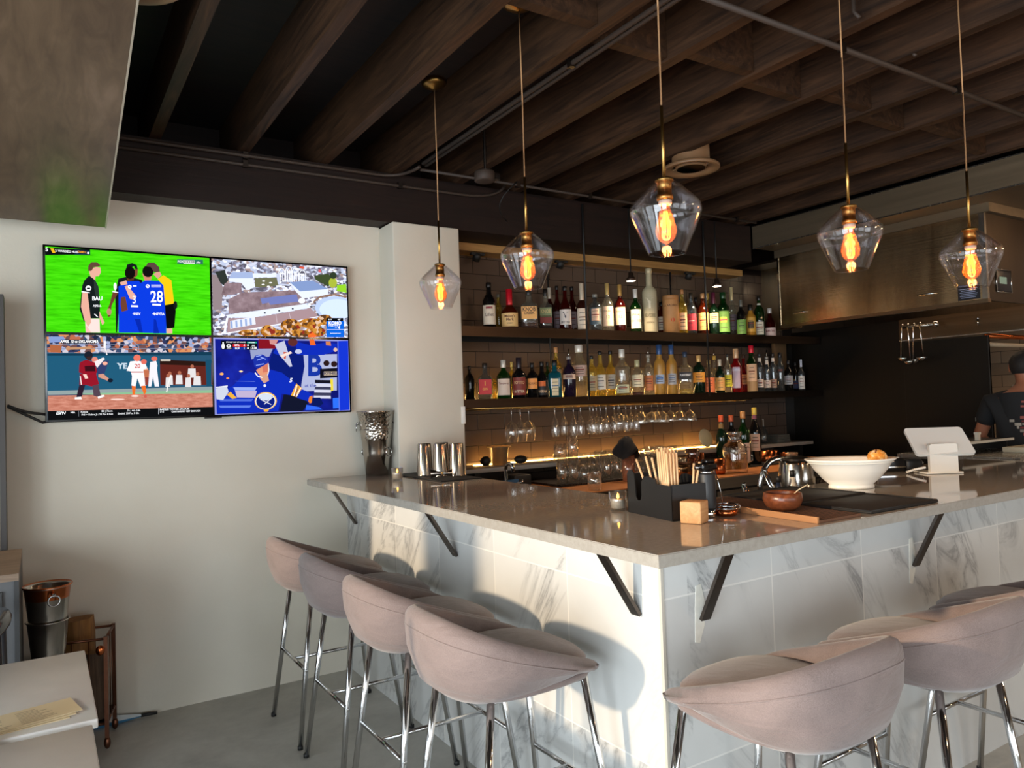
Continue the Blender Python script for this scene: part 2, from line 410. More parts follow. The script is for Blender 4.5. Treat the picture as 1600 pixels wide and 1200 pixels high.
def jbox():
    t=thing('junction_box','round metal junction box on flexible conduit under the joists near the pillar','junction box',(2.03,3.42,2.66))
    MB().lathe([(.048,-.028),(.055,-.024),(.055,.02),(.05,.028)],n=20).build('box_body',PIPE,t)
    pts=[(.0,-.01,.03+.01*i) for i in range(26)]
    MB().tube(pts,[.010 if i%2 else .0075 for i in range(26)],8).build('flexible_conduit',CAST,t)
    MB().box((.055,-.02,-.01),(.085,.02,.025)).build('mounting_tab',CHROME,t)
jbox()
o=MB().tube(arc((2.42,3.7,2.76),(2.22,3.72,2.60),(2.44,3.86,2.56)),.004,6).build('cable_loop',BLACK); tag(o,'thin black cable looping down below the joists beside the junction box','cable')
for (x,y) in ((2.47,1.55),(2.95,1.62)):
    t_=thing('bent_rod','','ceiling hook',(x,y,2.77))
    MB().tube([(0,0,.17),(0,0,.02),(0,-.02,-.01)],.007,8).build('hook_rod',PIPE,t_)
    t_['label']='bent rod stub on a joist side, left of two near crossing rod' if x<2.6 else 'bent rod stub on a joist side, right of two near crossing rod'
def vent(label,c,r,stub):
    t=thing('air_vent',label,'vent',c)
    m=mat('tan_enamel','#7a5c40',.45); 
    MB().open_lathe([(r*.93,.02),(r,.012),(r,.0),(r*.97,-.003),(r*.70,.006),(r*.66,.03)],n=40).build('flange',m,t)
    MB().lathe([(r*.655,.0285),(r*.655,.0295)],n=32).build('throat',mat('matte_black','#121212',.55),t)
    g=MB()
    for q in (.18,.34,.5): g.lathe([(r*(q+.02),.004),(r*(q+.09),.03),(r*(q+.06),.03),(r*(q),.004)],n=36)
    for a in (0,PI/2): g.box((-r*.66,-.003,.012),(r*.66,.003,.018),M=Matrix.Rotation(a+.5,4,'Z'))
    g.build('louvre_rings',m,t)
    MB().lathe([(r*.66,.03),(r*.66,stub)],n=32).build('duct',m,t)
vent('round tan ceiling vent on a short duct, above the bottle shelves',(3.06,2.92,2.70),.155,.325)
vent('round tan ceiling vent half hidden by the sloped timber bulkhead',(.235,2.42,2.735),.165,.29)
# ================================================================ the bar
BX,BY=1.447,1.555          # faces of the tiled base
CX,CY,CT=1.224,1.32,1.067  # outer edges and top of the worktop
def bar():
    t=thing('bar_counter','L-shaped bar base clad in white veined marble tiles','bar counter',(BX,BY,0))
    ML=m_marble('marble_tile_left','Y',.465,1.53,.4785,.878); MR=m_marble('marble_tile_front','X',.465,1.443,.4785,.878)
    o=Vector((BX,BY,0))
    def bx(a,b): return MB().box(Vector(a)-o,Vector(b)-o)
    # object coords of children = local; offset textures by shifting origin: keep meshes in world numbers instead
    def w(name,a,b,m):
        ob=MB().box(a,b).build(name,m,t); ob.location=-o; return ob
    w('left_panel',(BX,BY,0),(BX+.1,YW,CT-.034),ML)
    w('front_panel',(BX+.1,BY,0),(4.2,BY+.1,CT-.034),MR)
    w('inner_panel',(1.80,BY+.4,0),(1.84,YP-.004,CT-.035),STEELX)
    w('corner_trim',(BX-.004,BY-.004,0),(BX+.006,BY+.006,CT-.034),mat('pale_metal_trim','#d9d4c8',.35,.3))
    def strap(name,pts,wd,axis):
        mb=MB()
        for (a,b) in zip(pts[:-1],pts[1:]):
            a,b=Vector(a),Vector(b); d=(b-a).normalized(); s=Vector((0,1,0)) if axis=='x' else Vector((1,0,0)); n=d.cross(s).normalized()
            vs=[p+s*q*wd/2+n*e*.005 for p in (a,b) for q in (-1,1) for e in (-1,1)]
            mb.add(vs,[(0,1,3,2),(4,6,7,5),(0,4,5,1),(2,3,7,6),(0,2,6,4),(1,5,7,3)])
        ob=mb.build(name,CAST,t); ob.location=-o
    for y in (3.92,2.765,1.655): strap('bracket',[(BX-.140,y,CT-.037),(BX-.006,y,.82)],.036,'x')
    for x in (1.605,2.69,3.78): strap('bracket',[(x,BY-.118,CT-.037),(x,BY-.006,.80)],.036,'y')
    plaster=mat('patch_plaster','#e4e0d4',.8,0,.1,40)
    for x in (1.605,2.69):
        mb=MB(); pts=[(-.03,-.06),(-.012,-.065),(.008,-.02),(.014,.05),(.0,.10),(-.02,.098),(-.026,.03)]
        mb.add([(x+a-.006,BY-.0015,.80+b) for a,b in pts]+[(x+a-.006,BY+.001,.80+b) for a,b in pts],[tuple(range(7)),tuple(range(7,14))[::-1]]+[(i,7+i,7+(i+1)%7,(i+1)%7) for i in range(7)])
        ob=mb.build('filler_patch',plaster,t); ob.location=-o
bar()
def worktop():
    # L of polished quartz with a small bevel, mitred corner seam left to the material
    bm=bmesh.new()
    pts=[(CX,CY),(4.2,CY),(4.2,2.10),(3.12,2.10),(3.12,1.955),(1.895,1.955),(1.895,YW-.197),(1.682,YW-.197),(1.682,YW-.002),(CX,YW-.002)]
    lo=[bm.verts.new((x,y,CT-.032)) for x,y in pts]; hi=[bm.verts.new((x,y,CT)) for x,y in pts]; n=len(pts)
    bm.faces.new(lo[::-1]); bm.faces.new(hi)
    for i in range(n): bm.faces.new((lo[i],lo[(i+1)%n],hi[(i+1)%n],hi[i]))
    bmesh.ops.recalc_face_normals(bm,faces=bm.faces)
    bmesh.ops.bevel(bm,geom=[e for e in bm.edges if abs(e.verts[0].co.z-e.verts[1].co.z)<1e-5],offset=.0025,segments=2,affect='EDGES')
    mb=MB(); mb.bm(bm); bm.free()
    tag(mb.build('bar_worktop',QUARTZ),'glossy pale quartz worktop lying on the L-shaped bar','worktop')
worktop()

# ================================================================ bar stools
def make_fabric():
    t=NT('mauve_upholstery'); v=t.coord(); n=t.noise(v,420,2,.6); n2=t.noise(v,5,4,.6,.5); n3=t.noise(t.coord((5,5,14)),1.2,3,.5,.8)
    a=t.math('ADD',t.math('MULTIPLY',n,.45),t.math('MULTIPLY',n2,.55))
    p=t.pbr(t.ramp(a,[(.3,lin('#625552')),(.5,lin('#7b6b67')),(.72,lin('#8c7b76'))]),.85); p.inputs['Sheen Weight'].default_value=.25; p.inputs['Sheen Roughness'].default_value=.5
    h=t.math('ADD',t.math('MULTIPLY',n,.05),t.math('ADD',t.math('MULTIPLY',n2,.5),n3))
    t.l(t.bump(h,.6,.014),p.inputs['Normal']); return t.m
FABRIC=make_fabric()
def make_stool():
    t=thing('bar_stool','','bar stool',(0,0,0))
    # plan outline, from the front tip on the right (-Y) round the back (-X) to the front tip on the left
    N=64; HW,BK,FT=.243,.278,.185
    out=[]
    for i in range(N+1):
        s=-1+2*i/N; a=abs(s); sg=1 if s>0 else -1
        if a>.62:
            k=(a-.62)/.38; x=-.02+k*(FT+.02); y=HW*(1-.10*k**2.0)
        else:
            th=a/.62*PI/2; x=-.02-(BK-.02)*cos(th)**.82; y=HW*sin(th)**.82
        out.append((x,sg*y))
    nrm=[]
    for i in range(N+1):
        a=out[max(0,i-1)];b=out[min(N,i+1)]; dx,dy=b[0]-a[0],b[1]-a[1]; L=math.hypot(dx,dy); nrm.append((-dy/L,dx/L))
    # outward = away from the centre
    mb=MB(); ring=[]; M_=15
    vs=[]
    for i,(p,n) in enumerate(zip(out,nrm)):
        if (p[0]+.02)*n[0]+p[1]*n[1]<0: n=(-n[0],-n[1])
        k=max(0,min(1,(p[0]+BK)/(BK+FT)))          # 0 at the back, 1 at the front tips
        zr=.872-.172*k**.92; zb=.632+.028*k**2; th=.052-.018*k
        tip=max(0,(k-.86)/.14)
        H=zr-zb
        prof=[(-.150,zb+.012),(-.10,zb),(-.055,zb+.008),(-.022,zb+.035),(-.004,zb+.22*H+.03),(.008,zb+.52*H),(.012,zb+.76*H),(.010,zr-.022),(.0,zr-.006),(-.016,zr),(-.032,zr-.006),(-.043,zr-.024),(-th-.004,zr-.06*(1-.5*k)),(-th-.018,max(.69,zr-.5*H)),(-th-.03,.69)]
        if tip>0:
            q=math.sqrt(max(.0009,1-tip*tip)); zc_=(zr+zb)/2+.012; prof=[(-.035+(o+.035)*q,zc_+(z-zc_)*q) for o,z in prof]
        for o,z in prof: vs.append((p[0]+n[0]*o,p[1]+n[1]*o,z))
    fs=[(i*M_+j,i*M_+j+1,(i+1)*M_+j+1,(i+1)*M_+j) for i in range(N) for j in range(M_-1)]
    fs+= [tuple(range(M_))[::-1],tuple(N*M_+j for j in range(M_))]
    mb.add(vs,fs,0,True); sh=mb.build('back_shell',FABRIC,t); weld(sh)
    # rounded underside pan
    pan=MB(); ov=[]; 
    for z,k in ((.668,.86),(.650,.83),(.640,.74),(.636,.5)):
        ov.append([(-.03+(x+.03)*k,y*k,z) for x,y in out])
    vv=[p for r in ov for p in r]; m=N+1
    fs=[(r*m+i,r*m+i+1,(r+1)*m+i+1,(r+1)*m+i) for r in range(3) for i in range(N)]+[tuple(3*m+i for i in range(m)),tuple(range(m))[::-1]]+[(r*m+N,r*m,(r+1)*m,(r+1)*m+N) for r in range(3)]
    pan.add(vv,fs,0,True); weld(pan.build('seat_pan',FABRIC,t))
    # seat cushion: domed pad, front edge rounded over
    cu=MB(); R=[]; K=48
    def sup(a,rx,ry,e): c_,s_=cos(a),sin(a); q=(abs(c_)**e+abs(s_)**e)**(-1/e); return rx*q*c_,ry*q*s_
    for z,sx in ((.655,.90),(.668,.985),(.690,1.0),(.708,.975),(.722,.90),(.731,.74),(.736,.45),(.738,.12)):
        row=[]
        for i in range(K):
            x,y=sup(2*PI*i/K,.222*sx,.190*sx,3.0); zz=z-(.022*max(0,(x-.05)/.2)**2 if z>.69 else 0)
            row.append((x-.005,y,zz))
        R.append(row)
    vv=[p for r in R for p in r]; fs=[(r*K+i,r*K+(i+1)%K,(r+1)*K+(i+1)%K,(r+1)*K+i) for r in range(len(R)-1) for i in range(K)]+[tuple(range(K))[::-1],tuple((len(R)-1)*K+i for i in range(K))]
    cu.add(vv,fs,0,True); cu.build('seat_cushion',FABRIC,t)
    # stitched seam under the rim
    sm=[]
    for i,(p,n) in enumerate(zip(out,nrm)):
        if (p[0]+.02)*n[0]+p[1]*n[1]<0: n=(-n[0],-n[1])
        k=max(0,min(1,(p[0]+BK)/(BK+FT))); zr=.872-.172*k**.92
        if i%1==0: sm.append((p[0]+n[0]*.0118,p[1]+n[1]*.0118,zr-.050+.018*k))
    MB().tube(sm[7:-7],.0022,6).build('seam_piping',FABRIC,sh)
    LEG=CHROME; tops=[(-.15,.155),(-.15,-.155),(.16,.155),(.16,-.155)]; ft=[(-.232,.215),(-.232,-.215),(.245,.215),(.245,-.215)]
    def at(i,z): k=(.650-z)/.650; a,b=tops[i],ft[i]; return Vector((a[0]+(b[0]-a[0])*k,a[1]+(b[1]-a[1])*k,z))
    for i in range(4):
        L=MB().tube([at(i,.650),at(i,.012)],[.0115,.0105],12).build('leg',LEG,t)
        MB().lathe([(.0118,0),(.0118,.014),(.010,.016)],at(i,.0),12).build('foot_cap',BLACK,L)
        if i<2:
            s=1 if i==0 else -1; p=at(i,.318)
            MB().lathe([(.0065,-.003),(.0065,.002),(.004,.003)],n=12,M=Matrix.Translation(p+Vector((0,s*.0125,0)))@Matrix.Rotation(-s*PI/2,4,'X')).build('bolt_cap',LEG,L)
    MB().tube([at(0,.318),at(1,.318)],.008,10).build('footrest',LEG,t)
    MB().tube([at(2,.318),at(3,.318)],.008,10).build('footrest',LEG,t)
    MB().tube([(at(0,.318)+at(1,.318))/2,(at(2,.318)+at(3,.318))/2],.008,10).build('stretcher',LEG,t)
    fr=MB()
    for a,b in ((0,1),(2,3),(0,2),(1,3)): fr.tube([at(a,.642),at(b,.642)],.0075,10)
    fr.build('seat_frame',LEG,t)
    return t
stool=make_stool()
SG='mauve bar stools around the bar'
STOOLS=[((1.15,3.45),0.0,'mauve bar stool on left side of bar, farthest, next to the white wall'),
 ((1.15,2.935),0.0,'mauve bar stool on left side of bar, second from the white wall'),
 ((1.15,2.42),-.0,'mauve bar stool on left side of bar, third from the white wall'),
 ((1.155,1.905),-.0,'mauve bar stool on left side of bar, fourth from wall and nearest the corner'),
 ((1.545,1.27),PI/2+.05,'large foreground mauve bar stool facing the front of bar, nearest the corner'),
 ((2.15,1.26),PI/2+.02,'mauve bar stool facing the front of bar, second from the corner'),
 ((2.76,1.26),PI/2,'mauve bar stool facing the front of bar, cut by the right picture edge')]
for i,(p,rz,lb) in enumerate(STOOLS):
    if i==0: stool.location=(*p,0); stool.rotation_euler=(0,0,rz); tag(stool,lb,None,SG)
    else: dup(stool,(*p,0),rz,lb,SG)

# ================================================================ pendant lamps over the bar
CORD=mat('tan_fabric_cord','#b98d63',.7); SHADE=glass('clear_lamp_glass',(.97,.96,.97),.035,.5,2.2,.02); AMBER=glass('amber_bulb_glass',(1.0,.66,.36),.03,.5,2.2,.03,'#ff9440',.10)
FIL=emit('filament_glow',(1.0,.30,.03),11.0)
PORC=mat('porcelain','#d8b8a2',.4)
PEND=[((688,446),66,'farthest left, over the bar in front of the pillar',2.95),((824,405),84,'second from the left, in front of the wall tiles',2.95),
 ((1040,336),112,'largest and highest, nearest to the camera over the bar corner',2.95),((1328,370),96,'fourth from the left, in front of the steel hood',2.95),((1517,402),88,'farthest right, beside the wall controller of the hood',2.95)]
def make_pendant():
    t=thing('pendant_lamp','','pendant lamp',(0,0,0)); D=.205
    R=D/2
    pr=[(.024,.094),(.026,.093),(.06,.063),(.092,.032),(.0995,.022),(R,.008),(R-.0008,-.002),(.097,-.018),(.054,-.116),(.0535,-.118)]
    sh=MB().open_lathe(pr+[(.0515,-.118),(.0525,-.114),(.0945,-.018),(R-.003,-.001),(R-.003,.008),(.0975,.0195),(.09,.029),(.058,.060),(.024,.090)],n=56).build('lamp_shade',SHADE,t)
    sk=MB().lathe([(.0235,.098),(.026,.096),(.026,.090),(.0205,.088),(.0205,.052),(.0235,.050),(.0235,.038),(.020,.036)],n=28).build('socket',BRASS,t)
    MB().lathe([(.017,.036),(.019,.034),(.019,.026),(.016,.022)],n=24).build('socket_ring',PORC,sk)
    bl=MB().lathe([(.0125,.026),(.0125,.016),(.017,.0),(.027,-.034),(.0305,-.052),(.027,-.070),(.016,-.082),(.006,-.088),(.0015,-.092)],n=28).build('bulb',AMBER,t)
    fl=MB()
    for i in range(10):
        a=2*PI*i/10; fl.tube([(.005*cos(a),.005*sin(a),.004),(.0125*cos(a),.0125*sin(a),-.066)],.00085,5)
    fl.build('filament',FIL,bl)
    MB().tube([(0,0,.020),(0,0,-.06)],.0025,8).build('glass_stem',mat('bulb_stem','#c98a4a',.4),bl)
    MB().tube([(0,0,.096),(0,0,.31)],.0048,12).build('rod',BRASS,t)
    return t
pend=make_pendant()
for i,(c,w,lb,zc) in enumerate(PEND):
    d=.205*F/w; q=CAM+ray(*c)*d; q[2]+=.006
    L='clear glass pendant lamp, '+lb
    o=pend if i==0 else dup(pend,(0,0,0),0,L,None)
    o.location=tuple(q); tag(o,L,None,'glass pendant lamps over the bar')
    top=3.03-q[2]
    MB().tube([(0,0,.31),(0.002,0,.6),(0,0,top-.02)],.0026,8).build('cord',CORD,o)
    MB().lathe([(.006,top-.045),(.05,top-.028),(.062,top-.02),(.062,top)],n=32).build('canopy',BRASS,o)
    ld=bpy.data.lights.new('bulb_light','POINT'); ld.energy=1.6; ld.color=(1,.5,.2); ld.shadow_soft_size=.02
    lo=bpy.data.objects.new('bulb_light',ld); COL.objects.link(lo); lo.parent=o; lo.location=(0,0,-.03)
# ================================================================ television with four pictures
TVX0,TVX1,TVZ0,TVZ1,TVY=.020,1.466,1.424,2.238,4.0
def homog(src):
    """crop corners (tl,tr,br,bl) -> unit square, u right, v down"""
    dst=[(0,0),(1,0),(1,1),(0,1)]; A=[];b=[]
    for (x,y),(u,v) in zip(src,dst):
        A.append([x,y,1,0,0,0,-u*x,-u*y]); b.append(u); A.append([0,0,0,x,y,1,-v*x,-v*y]); b.append(v)
    h=np.append(np.linalg.solve(np.array(A,float),np.array(b,float)),1).reshape(3,3)
    def f(x,y): q=h@np.array([x,y,1.0]); return q[0]/q[2],q[1]/q[2]
    return f
class Pic:
    """a flat picture: coloured shapes in layers on one screen pane"""
    def __init__(s,corners,x0,x1,z0,z1): s.h=homog(corners); s.r=(x0,x1,z0,z1); s.mb=MB(); s.mats=[]; s.k=0
    def mi(s,m):
        if m not in s.mats: s.mats.append(m)
        return s.mats.index(m)
    def M(s,c): return emit('screen_'+c.strip('#'),c,1.0) if isinstance(c,str) else c
    def P(s,u,v): x0,x1,z0,z1=s.r; return (x0+(x1-x0)*min(1,max(0,u)),TVY-.0004-.00006*s.k,z1+(z0-z1)*min(1,max(0,v)))
    def poly(s,c,pts,uv=False):
        s.k+=1; q=[s.P(*(p if uv else s.h(*p))) for p in pts]
        bm=bmesh.new(); vs=[bm.verts.new(p) for p in q]
        try: bm.faces.new(vs); bmesh.ops.triangulate(bm,faces=bm.faces[:]); s.mb.bm(bm,s.mi(s.M(c)))
        except ValueError: pass
        bm.free()
    def ell(s,c,cx,cy,rx,ry,n=18,rot=0.0):
        s.poly(c,[(cx+rx*cos(2*PI*i/n)*cos(rot)-ry*sin(2*PI*i/n)*sin(rot),cy+rx*cos(2*PI*i/n)*sin(rot)+ry*sin(2*PI*i/n)*cos(rot)) for i in range(n)])
    def line(s,c,pts,w):
        for a,b in zip(pts[:-1],pts[1:]):
            d=math.hypot(b[0]-a[0],b[1]-a[1]) or 1; nx,ny=-(b[1]-a[1])/d*w/2,(b[0]-a[0])/d*w/2
            s.poly(c,[(a[0]+nx,a[1]+ny),(b[0]+nx,b[1]+ny),(b[0]-nx,b[1]-ny),(a[0]-nx,a[1]-ny)])
    def rect(s,c,x0,y0,x1,y1,sk=0): s.poly(c,[(x0,y0),(x1,y0+sk),(x1,y1+sk),(x0,y1)])
    def text(s,c,body,cx,cy,h,bold=.01,shear=0.0,sx=1.0,slope=0.0):
        """centre and letter height in crop pixels"""
        s.k+=1; vs,fs=text_geo(body,h/.70,bold,shear)
        s.mb.add([s.P(*s.h(cx+x*sx,cy-y+slope*x*sx)) for x,y,_ in vs],[f for f in fs],s.mi(s.M(c)))
    def build(s,name,par): return s.mb.build(name,s.mats,par)
def noise_screen(name,stops,scale,sc=(1,1,1),detail=4,dist=0.0):
    t=NT(name); n=t.noise(t.coord(sc),scale,detail,.6,dist); e=t.n('ShaderNodeEmission')
    t.l(t.ramp(n,[(p,lin(c)) for p,c in stops]),e.inputs[0]); t.l(e.outputs[0],t.out.inputs[0]); return t.m
def speckle_screen(name,cols,scale,sc=(1,1,1)):
    t=NT(name); v=t.n('ShaderNodeTexVoronoi'); t.l(t.coord(sc),v.inputs['Vector']); v.inputs['Scale'].default_value=scale
    sp=t.n('ShaderNodeSeparateColor'); t.l(v.outputs['Color'],sp.inputs[0]); n=len(cols)
    e=t.n('ShaderNodeEmission'); t.l(t.ramp(sp.outputs[0],[(i/n,lin(c)) for i,c in enumerate(cols)],'CONSTANT'),e.inputs[0]); t.l(e.outputs[0],t.out.inputs[0]); return t.m
def television():
    t=thing('television','large wall-mounted television split into four sports and news pictures','television',((TVX0+TVX1)/2,YW,TVZ0))
    O=Vector(t.location)
    def fix(o): o.location=-O; return o
    fix(MB().box((TVX0,TVY,TVZ0),(TVX1,TVY+.035,TVZ1),bev=.003).build('bezel',mat('glossy_black','#050506',.15),t))
    fix(MB().box((.3,TVY+.036,1.6),(1.2,YW-.001,2.05)).build('wall_mount',BLACKM,t))
    fix(MB().box((.70,TVY-.001,1.417),(.78,TVY+.02,1.4245)).build('sensor_strip',BLACK,t))
    xm,zm=(TVX0+TVX1)/2,(TVZ0+TVZ1)/2
    # ---- football
    p=Pic([(64,80),(1530,190),(1534,868),(64,845)],TVX0+.010,xm-.006,zm+.006,TVZ1-.010)
    p.poly(noise_screen('screen_pitch',[(.3,'#2fae05'),(.5,'#3fd40a'),(.7,'#52e316')],9,(1,1,9)),[(0,0),(1,0),(1,1),(0,1)],True)
    B='#0b39d6';B2='#0727a8';K='#141b1c';S1='#dfa794';S2='#6a3d2c';Wt='#f2f4f8'
    # left player in dark kit
    p.poly('#e9b7b0',[(415,725),(545,725),(548,850),(420,850)]); p.poly('#f0d6d0',[(415,725),(545,725),(548,850),(470,850),(420,780)])
    p.poly(K,[(455,345),(500,360),(540,440),(552,560),(548,722),(430,725),(405,755),(368,640),(388,500),(395,430),(415,385)])
    p.poly('#27332f',[(500,360),(540,440),(552,560),(520,560),(500,450)])
    p.poly(S1,[(395,490),(440,490),(420,610),(470,760),(440,800),(410,740),(380,620)]); p.poly(Wt,[(388,480),(462,492),(460,500),(387,490)])
    p.poly(S1,[(545,660),(590,760),(570,785),(545,720)])
    p.poly(S1,[(455,290),(520,265),(560,270),(565,310),(545,348),(515,350),(512,385),(470,350)]); p.poly('#5e4335',[(450,300),(452,255),(480,222),(530,222),(560,250),(548,262),(500,268),(480,300),(455,302)])
    p.ell(Wt,450,455,26,24); p.rect(K,436,450,466,462); p.text(Wt,'BAU',528,548,34,.03); p.text(Wt,'AJNAL',526,612,18,.03); p.line(Wt,[(500,685),(520,700),(505,690),(530,712)],8)
    # dark-kit player behind
    p.poly(K,[(720,370),(800,350),(930,380),(940,430),(880,640),(720,650),(700,850),(690,850),(715,600),(690,500)])
    p.poly(S2,[(668,485),(715,495),(650,620),(645,700),(625,715),(612,660),(640,590)]); p.poly(Wt,[(665,478),(718,490),(716,498),(664,488)]); p.ell(Wt,690,440,14,34); p.ell('#b4836d',632,665,22,30)
    p.poly(K,[(785,300),(800,245),(845,232),(885,250),(895,290),(880,300),(860,260)]); p.poly('#7d4632',[(850,290),(895,285),(890,340),(865,365),(845,330)])
    # blue players
    p.poly(B,[(720,440),(790,395),(900,390),(930,420),(925,720),(930,850),(715,850),(725,700),(745,620)])
    p.poly(B2,[(860,730),(930,730),(930,850),(900,850)]); p.poly(S2,[(740,535),(780,530),(772,620),(800,650),(745,665),(735,600)]); p.poly('#5b3423',[(785,330),(860,330),(858,385),(800,392)])
    p.ell('#100d0d',824,318,46,56); p.poly(S1,[(730,405),(790,385),(800,420),(745,430)])
    p.poly(B,[(900,420),(960,385),(1080,392),(1120,430),(1140,720),(1138,855),(930,850),(905,700)]); p.poly(B,[(900,420),(960,390),(960,470),(880,530),(850,500)])
    p.poly(S1,[(775,440),(800,430),(880,530),(850,556),(820,550)]); p.poly('#c9826a',[(940,290),(1020,330),(1010,385),(955,388),(935,330)]); p.ell('#120f10',985,305,50,52)
    p.poly(B2,[(1030,730),(1050,735),(1075,855),(1025,855)])
    for x,y in ((820,443),(980,437)): p.ell(Wt,x,y,17,17,14); p.line(B,[(x-8,y-6),(x+8,y+4)],6)
    p.text(Wt,'28',1058,535,100,.015,0,.8); p.text(Wt,'3',858,560,66,.015,0,.8); p.rect(Wt,1012,425,1100,433); p.rect(Wt,1012,440,1100,447); p.rect(Wt,850,430,880,440)
    p.rect(Wt,828,606,892,622,2); p.rect(Wt,1018,592,1095,608,3); p.text(Wt,'NIVEA',1080,684,22,.03); p.line(Wt,[(1018,682),(1042,688),(1030,672),(1036,696)],5); p.text(Wt,'NIV',885,684,22,.03); p.line(Wt,[(842,682),(862,690),(852,672)],5)
    # referee
    p.poly('#f3c313',[(1070,375),(1120,340),(1190,385),(1212,590),(1130,605),(1120,430)]); p.poly('#0a0b0c',[(1130,605),(1215,590),(1225,660),(1210,805),(1140,815)]); p.rect(S1,1140,812,1192,855)
    p.poly('#d39a86',[(1030,330),(1085,300),(1105,340),(1070,372)]); p.poly('#57423c',[(965,262),(985,230),(1040,228),(1085,270),(1090,310),(1040,315),(1030,270)]); p.ell('#15181b',1222,605,18,36)
    # score strips
    p.rect('#0c0f12',62,92,470,158,-2); p.poly('#e8b21b',[(110,98),(140,100),(158,140),(130,140)]); p.poly('#10243f',[(330,112),(470,122),(470,158),(330,156)]); p.text(Wt,'2. WARDZO HUSS',260,128,18,.03,0,1.0,.07); p.text('#f0a020','TABELL',395,134,18,.03,.2,1.0,.07); p.ell(Wt,452,142,10,10,12); p.text(Wt,'S',78,110,34,.03)
    p.rect('#2c6f58',1245,200,1472,240,5); p.rect('#d6dcd8',1300,208,1400,240,2); p.text(Wt,'FOX',1274,219,18,.03); p.text('#56605c','SOCCER',1350,224,18,.03); p.text(Wt,'plus',1432,228,16,.03)
    fix(p.build('football_picture',t))
    # ---- aerial city view
    p=Pic([(0,45),(1540,165),(1556,970),(10,935)],xm+.004,TVX1-.010,zm+.006,TVZ1-.010)
    p.poly(speckle_screen('screen_city',['#8d8ea3','#cfd3e6','#5c5a68','#e9ecf7','#a58f8c','#77738a','#b9c3dd'],60,(1,1,1.5)),[(0,0),(1,0),(1,1),(0,1)],True)
    p.poly('#8f7f83',[(0,230),(60,240),(130,380),(110,640),(10,640)]); p.poly('#2d3330',[(40,200),(150,180),(190,300),(140,360),(100,330)])
    brick=noise_screen('screen_plaza',[(.3,'#6f5a60'),(.6,'#957f86'),(.8,'#b2a3ac')],22)
    p.poly(brick,[(190,520),(350,440),(960,420),(1100,560),(1000,590),(190,690)]); p.poly(brick,[(110,470),(150,330),(340,325),(345,440),(220,470)])
    Wb='#dfe6f6';Gr='#9fb0d6'
    p.poly(Gr,[(232,205),(470,205),(475,275),(200,275)]); p.poly(Wb,[(200,275),(475,275),(500,380),(400,410),(340,330),(200,315)])
    p.poly('#6a6b50',[(490,275),(740,270),(780,360),(560,385),(500,375)]); p.poly(Wb,[(470,220),(740,225),(745,265),(475,270)])
    for x,y in ((596,310),(676,330),(590,350),(650,372)): p.ell('#f4f6fa',x,y,18,8,10)
    # arches
    for i,x in enumerate((805,885,960,1040)):
        top=(165,140,160,185)[i]
        for dx in (-34,-12,12,34): p.line('#f3f6ff',[(x+dx,top+40),(x+dx,320)],8)
        p.line('#f3f6ff',[(x-34,top+40),(x-22,top+12),(x,top),(x+22,top+12),(x+34,top+40)],8)
    p.poly('#c4cbe2',[(740,240),(780,230),(780,340),(900,350),(890,370),(760,350)])
    p.poly('#7f95c4',[(895,325),(1150,305),(1335,405),(1010,432)]); p.poly(Wb,[(895,325),(1010,432),(1335,405),(1330,470),(1040,515),(960,430)])
    p.poly('#6f79b5',[(555,510),(970,465),(995,550),(670,585),(650,560),(575,575)]); p.ell('#e8ecf5',1030,540,40,32)
    p.poly(Wb,[(175,700),(1080,575),(1130,620),(480,730),(170,735)]); 
    for x,y in ((605,680),(770,655),(925,632)): p.rect('#2a3440',x-10,y-10,x+10,y+8)
    p.poly('#a58a90',[(480,735),(1130,625),(1215,720),(800,800),(170,915),(180,740)]); p.poly('#dfe2ee',[(205,770),(490,720),(500,810),(205,865)])
    for k in range(5): p.line('#8fa5d2',[(220+55*k,775-9*k),(225+55*k,855-9*k)],22)
    p.poly('#e9edf8',[(160,735),(185,735),(150,920),(125,920)]); p.line('#e9edf8',[(150,918),(1000,770),(1215,725)],14); p.line('#cdbfc6',[(730,690),(745,790)],5); p.line('#cdbfc6',[(880,670),(905,770)],5)
    p.ell('#b6c9ef',1400,620,220,130,28); p.ell('#cfe0fb',1430,640,200,118,28); p.line('#8c6a55',[(1160,560),(1230,500),(1400,470),(1540,500)],18)
    p.poly('#3d4a2d',[(1170,250),(1330,230),(1420,300),(1330,380),(1190,300)]); p.ell('#a4b33b',1385,335,48,58); p.ell('#2f3a2a',1390,250,40,40); p.poly('#8fce2a',[(1430,360),(1536,350),(1540,450),(1430,430)]); p.rect('#d8606a',1222,180,1250,215)
    p.poly('#d9563f',[(1005,145),(1060,150),(1060,172),(1005,168)])
    tr=speckle_screen('screen_trees',['#7a4a1c','#a86a20','#8d2f22','#c98a3a','#5b3a22','#dcb89a','#b7772c'],70)
    for x,y,rx,ry in ((640,890,90,70),(900,830,120,80),(1130,800,130,60),(1290,760,90,60),(1180,900,120,60),(420,910,120,40),(1020,920,140,40),(760,915,90,40)): p.ell(tr,x,y,rx,ry)
    p.rect('#05070c',1308,740,1500,775); p.text(Wt,'6:14',1350,756,18,.02); p.text(Wt,'48°',1455,758,18,.02); p.rect('#0e62d6',1308,775,1508,962); p.rect('#dfe9ff',1310,872,1508,877)
    p.text('#ffffff','KOMO',1405,800,34,.03); p.text('#ffffff','NEWS',1398,826,26,.0,0,1.3); p.text('#ffffff','4',1450,854,30,.04); p.rect('#ffffff',1405,852,1428,857); p.text('#ffffff','komonews.com',1410,916,13,.02)
    p.poly('#ff6a2a',[(1095,940),(1150,905),(1195,945),(1180,965),(1095,965)])
    fix(p.build('city_picture',t))
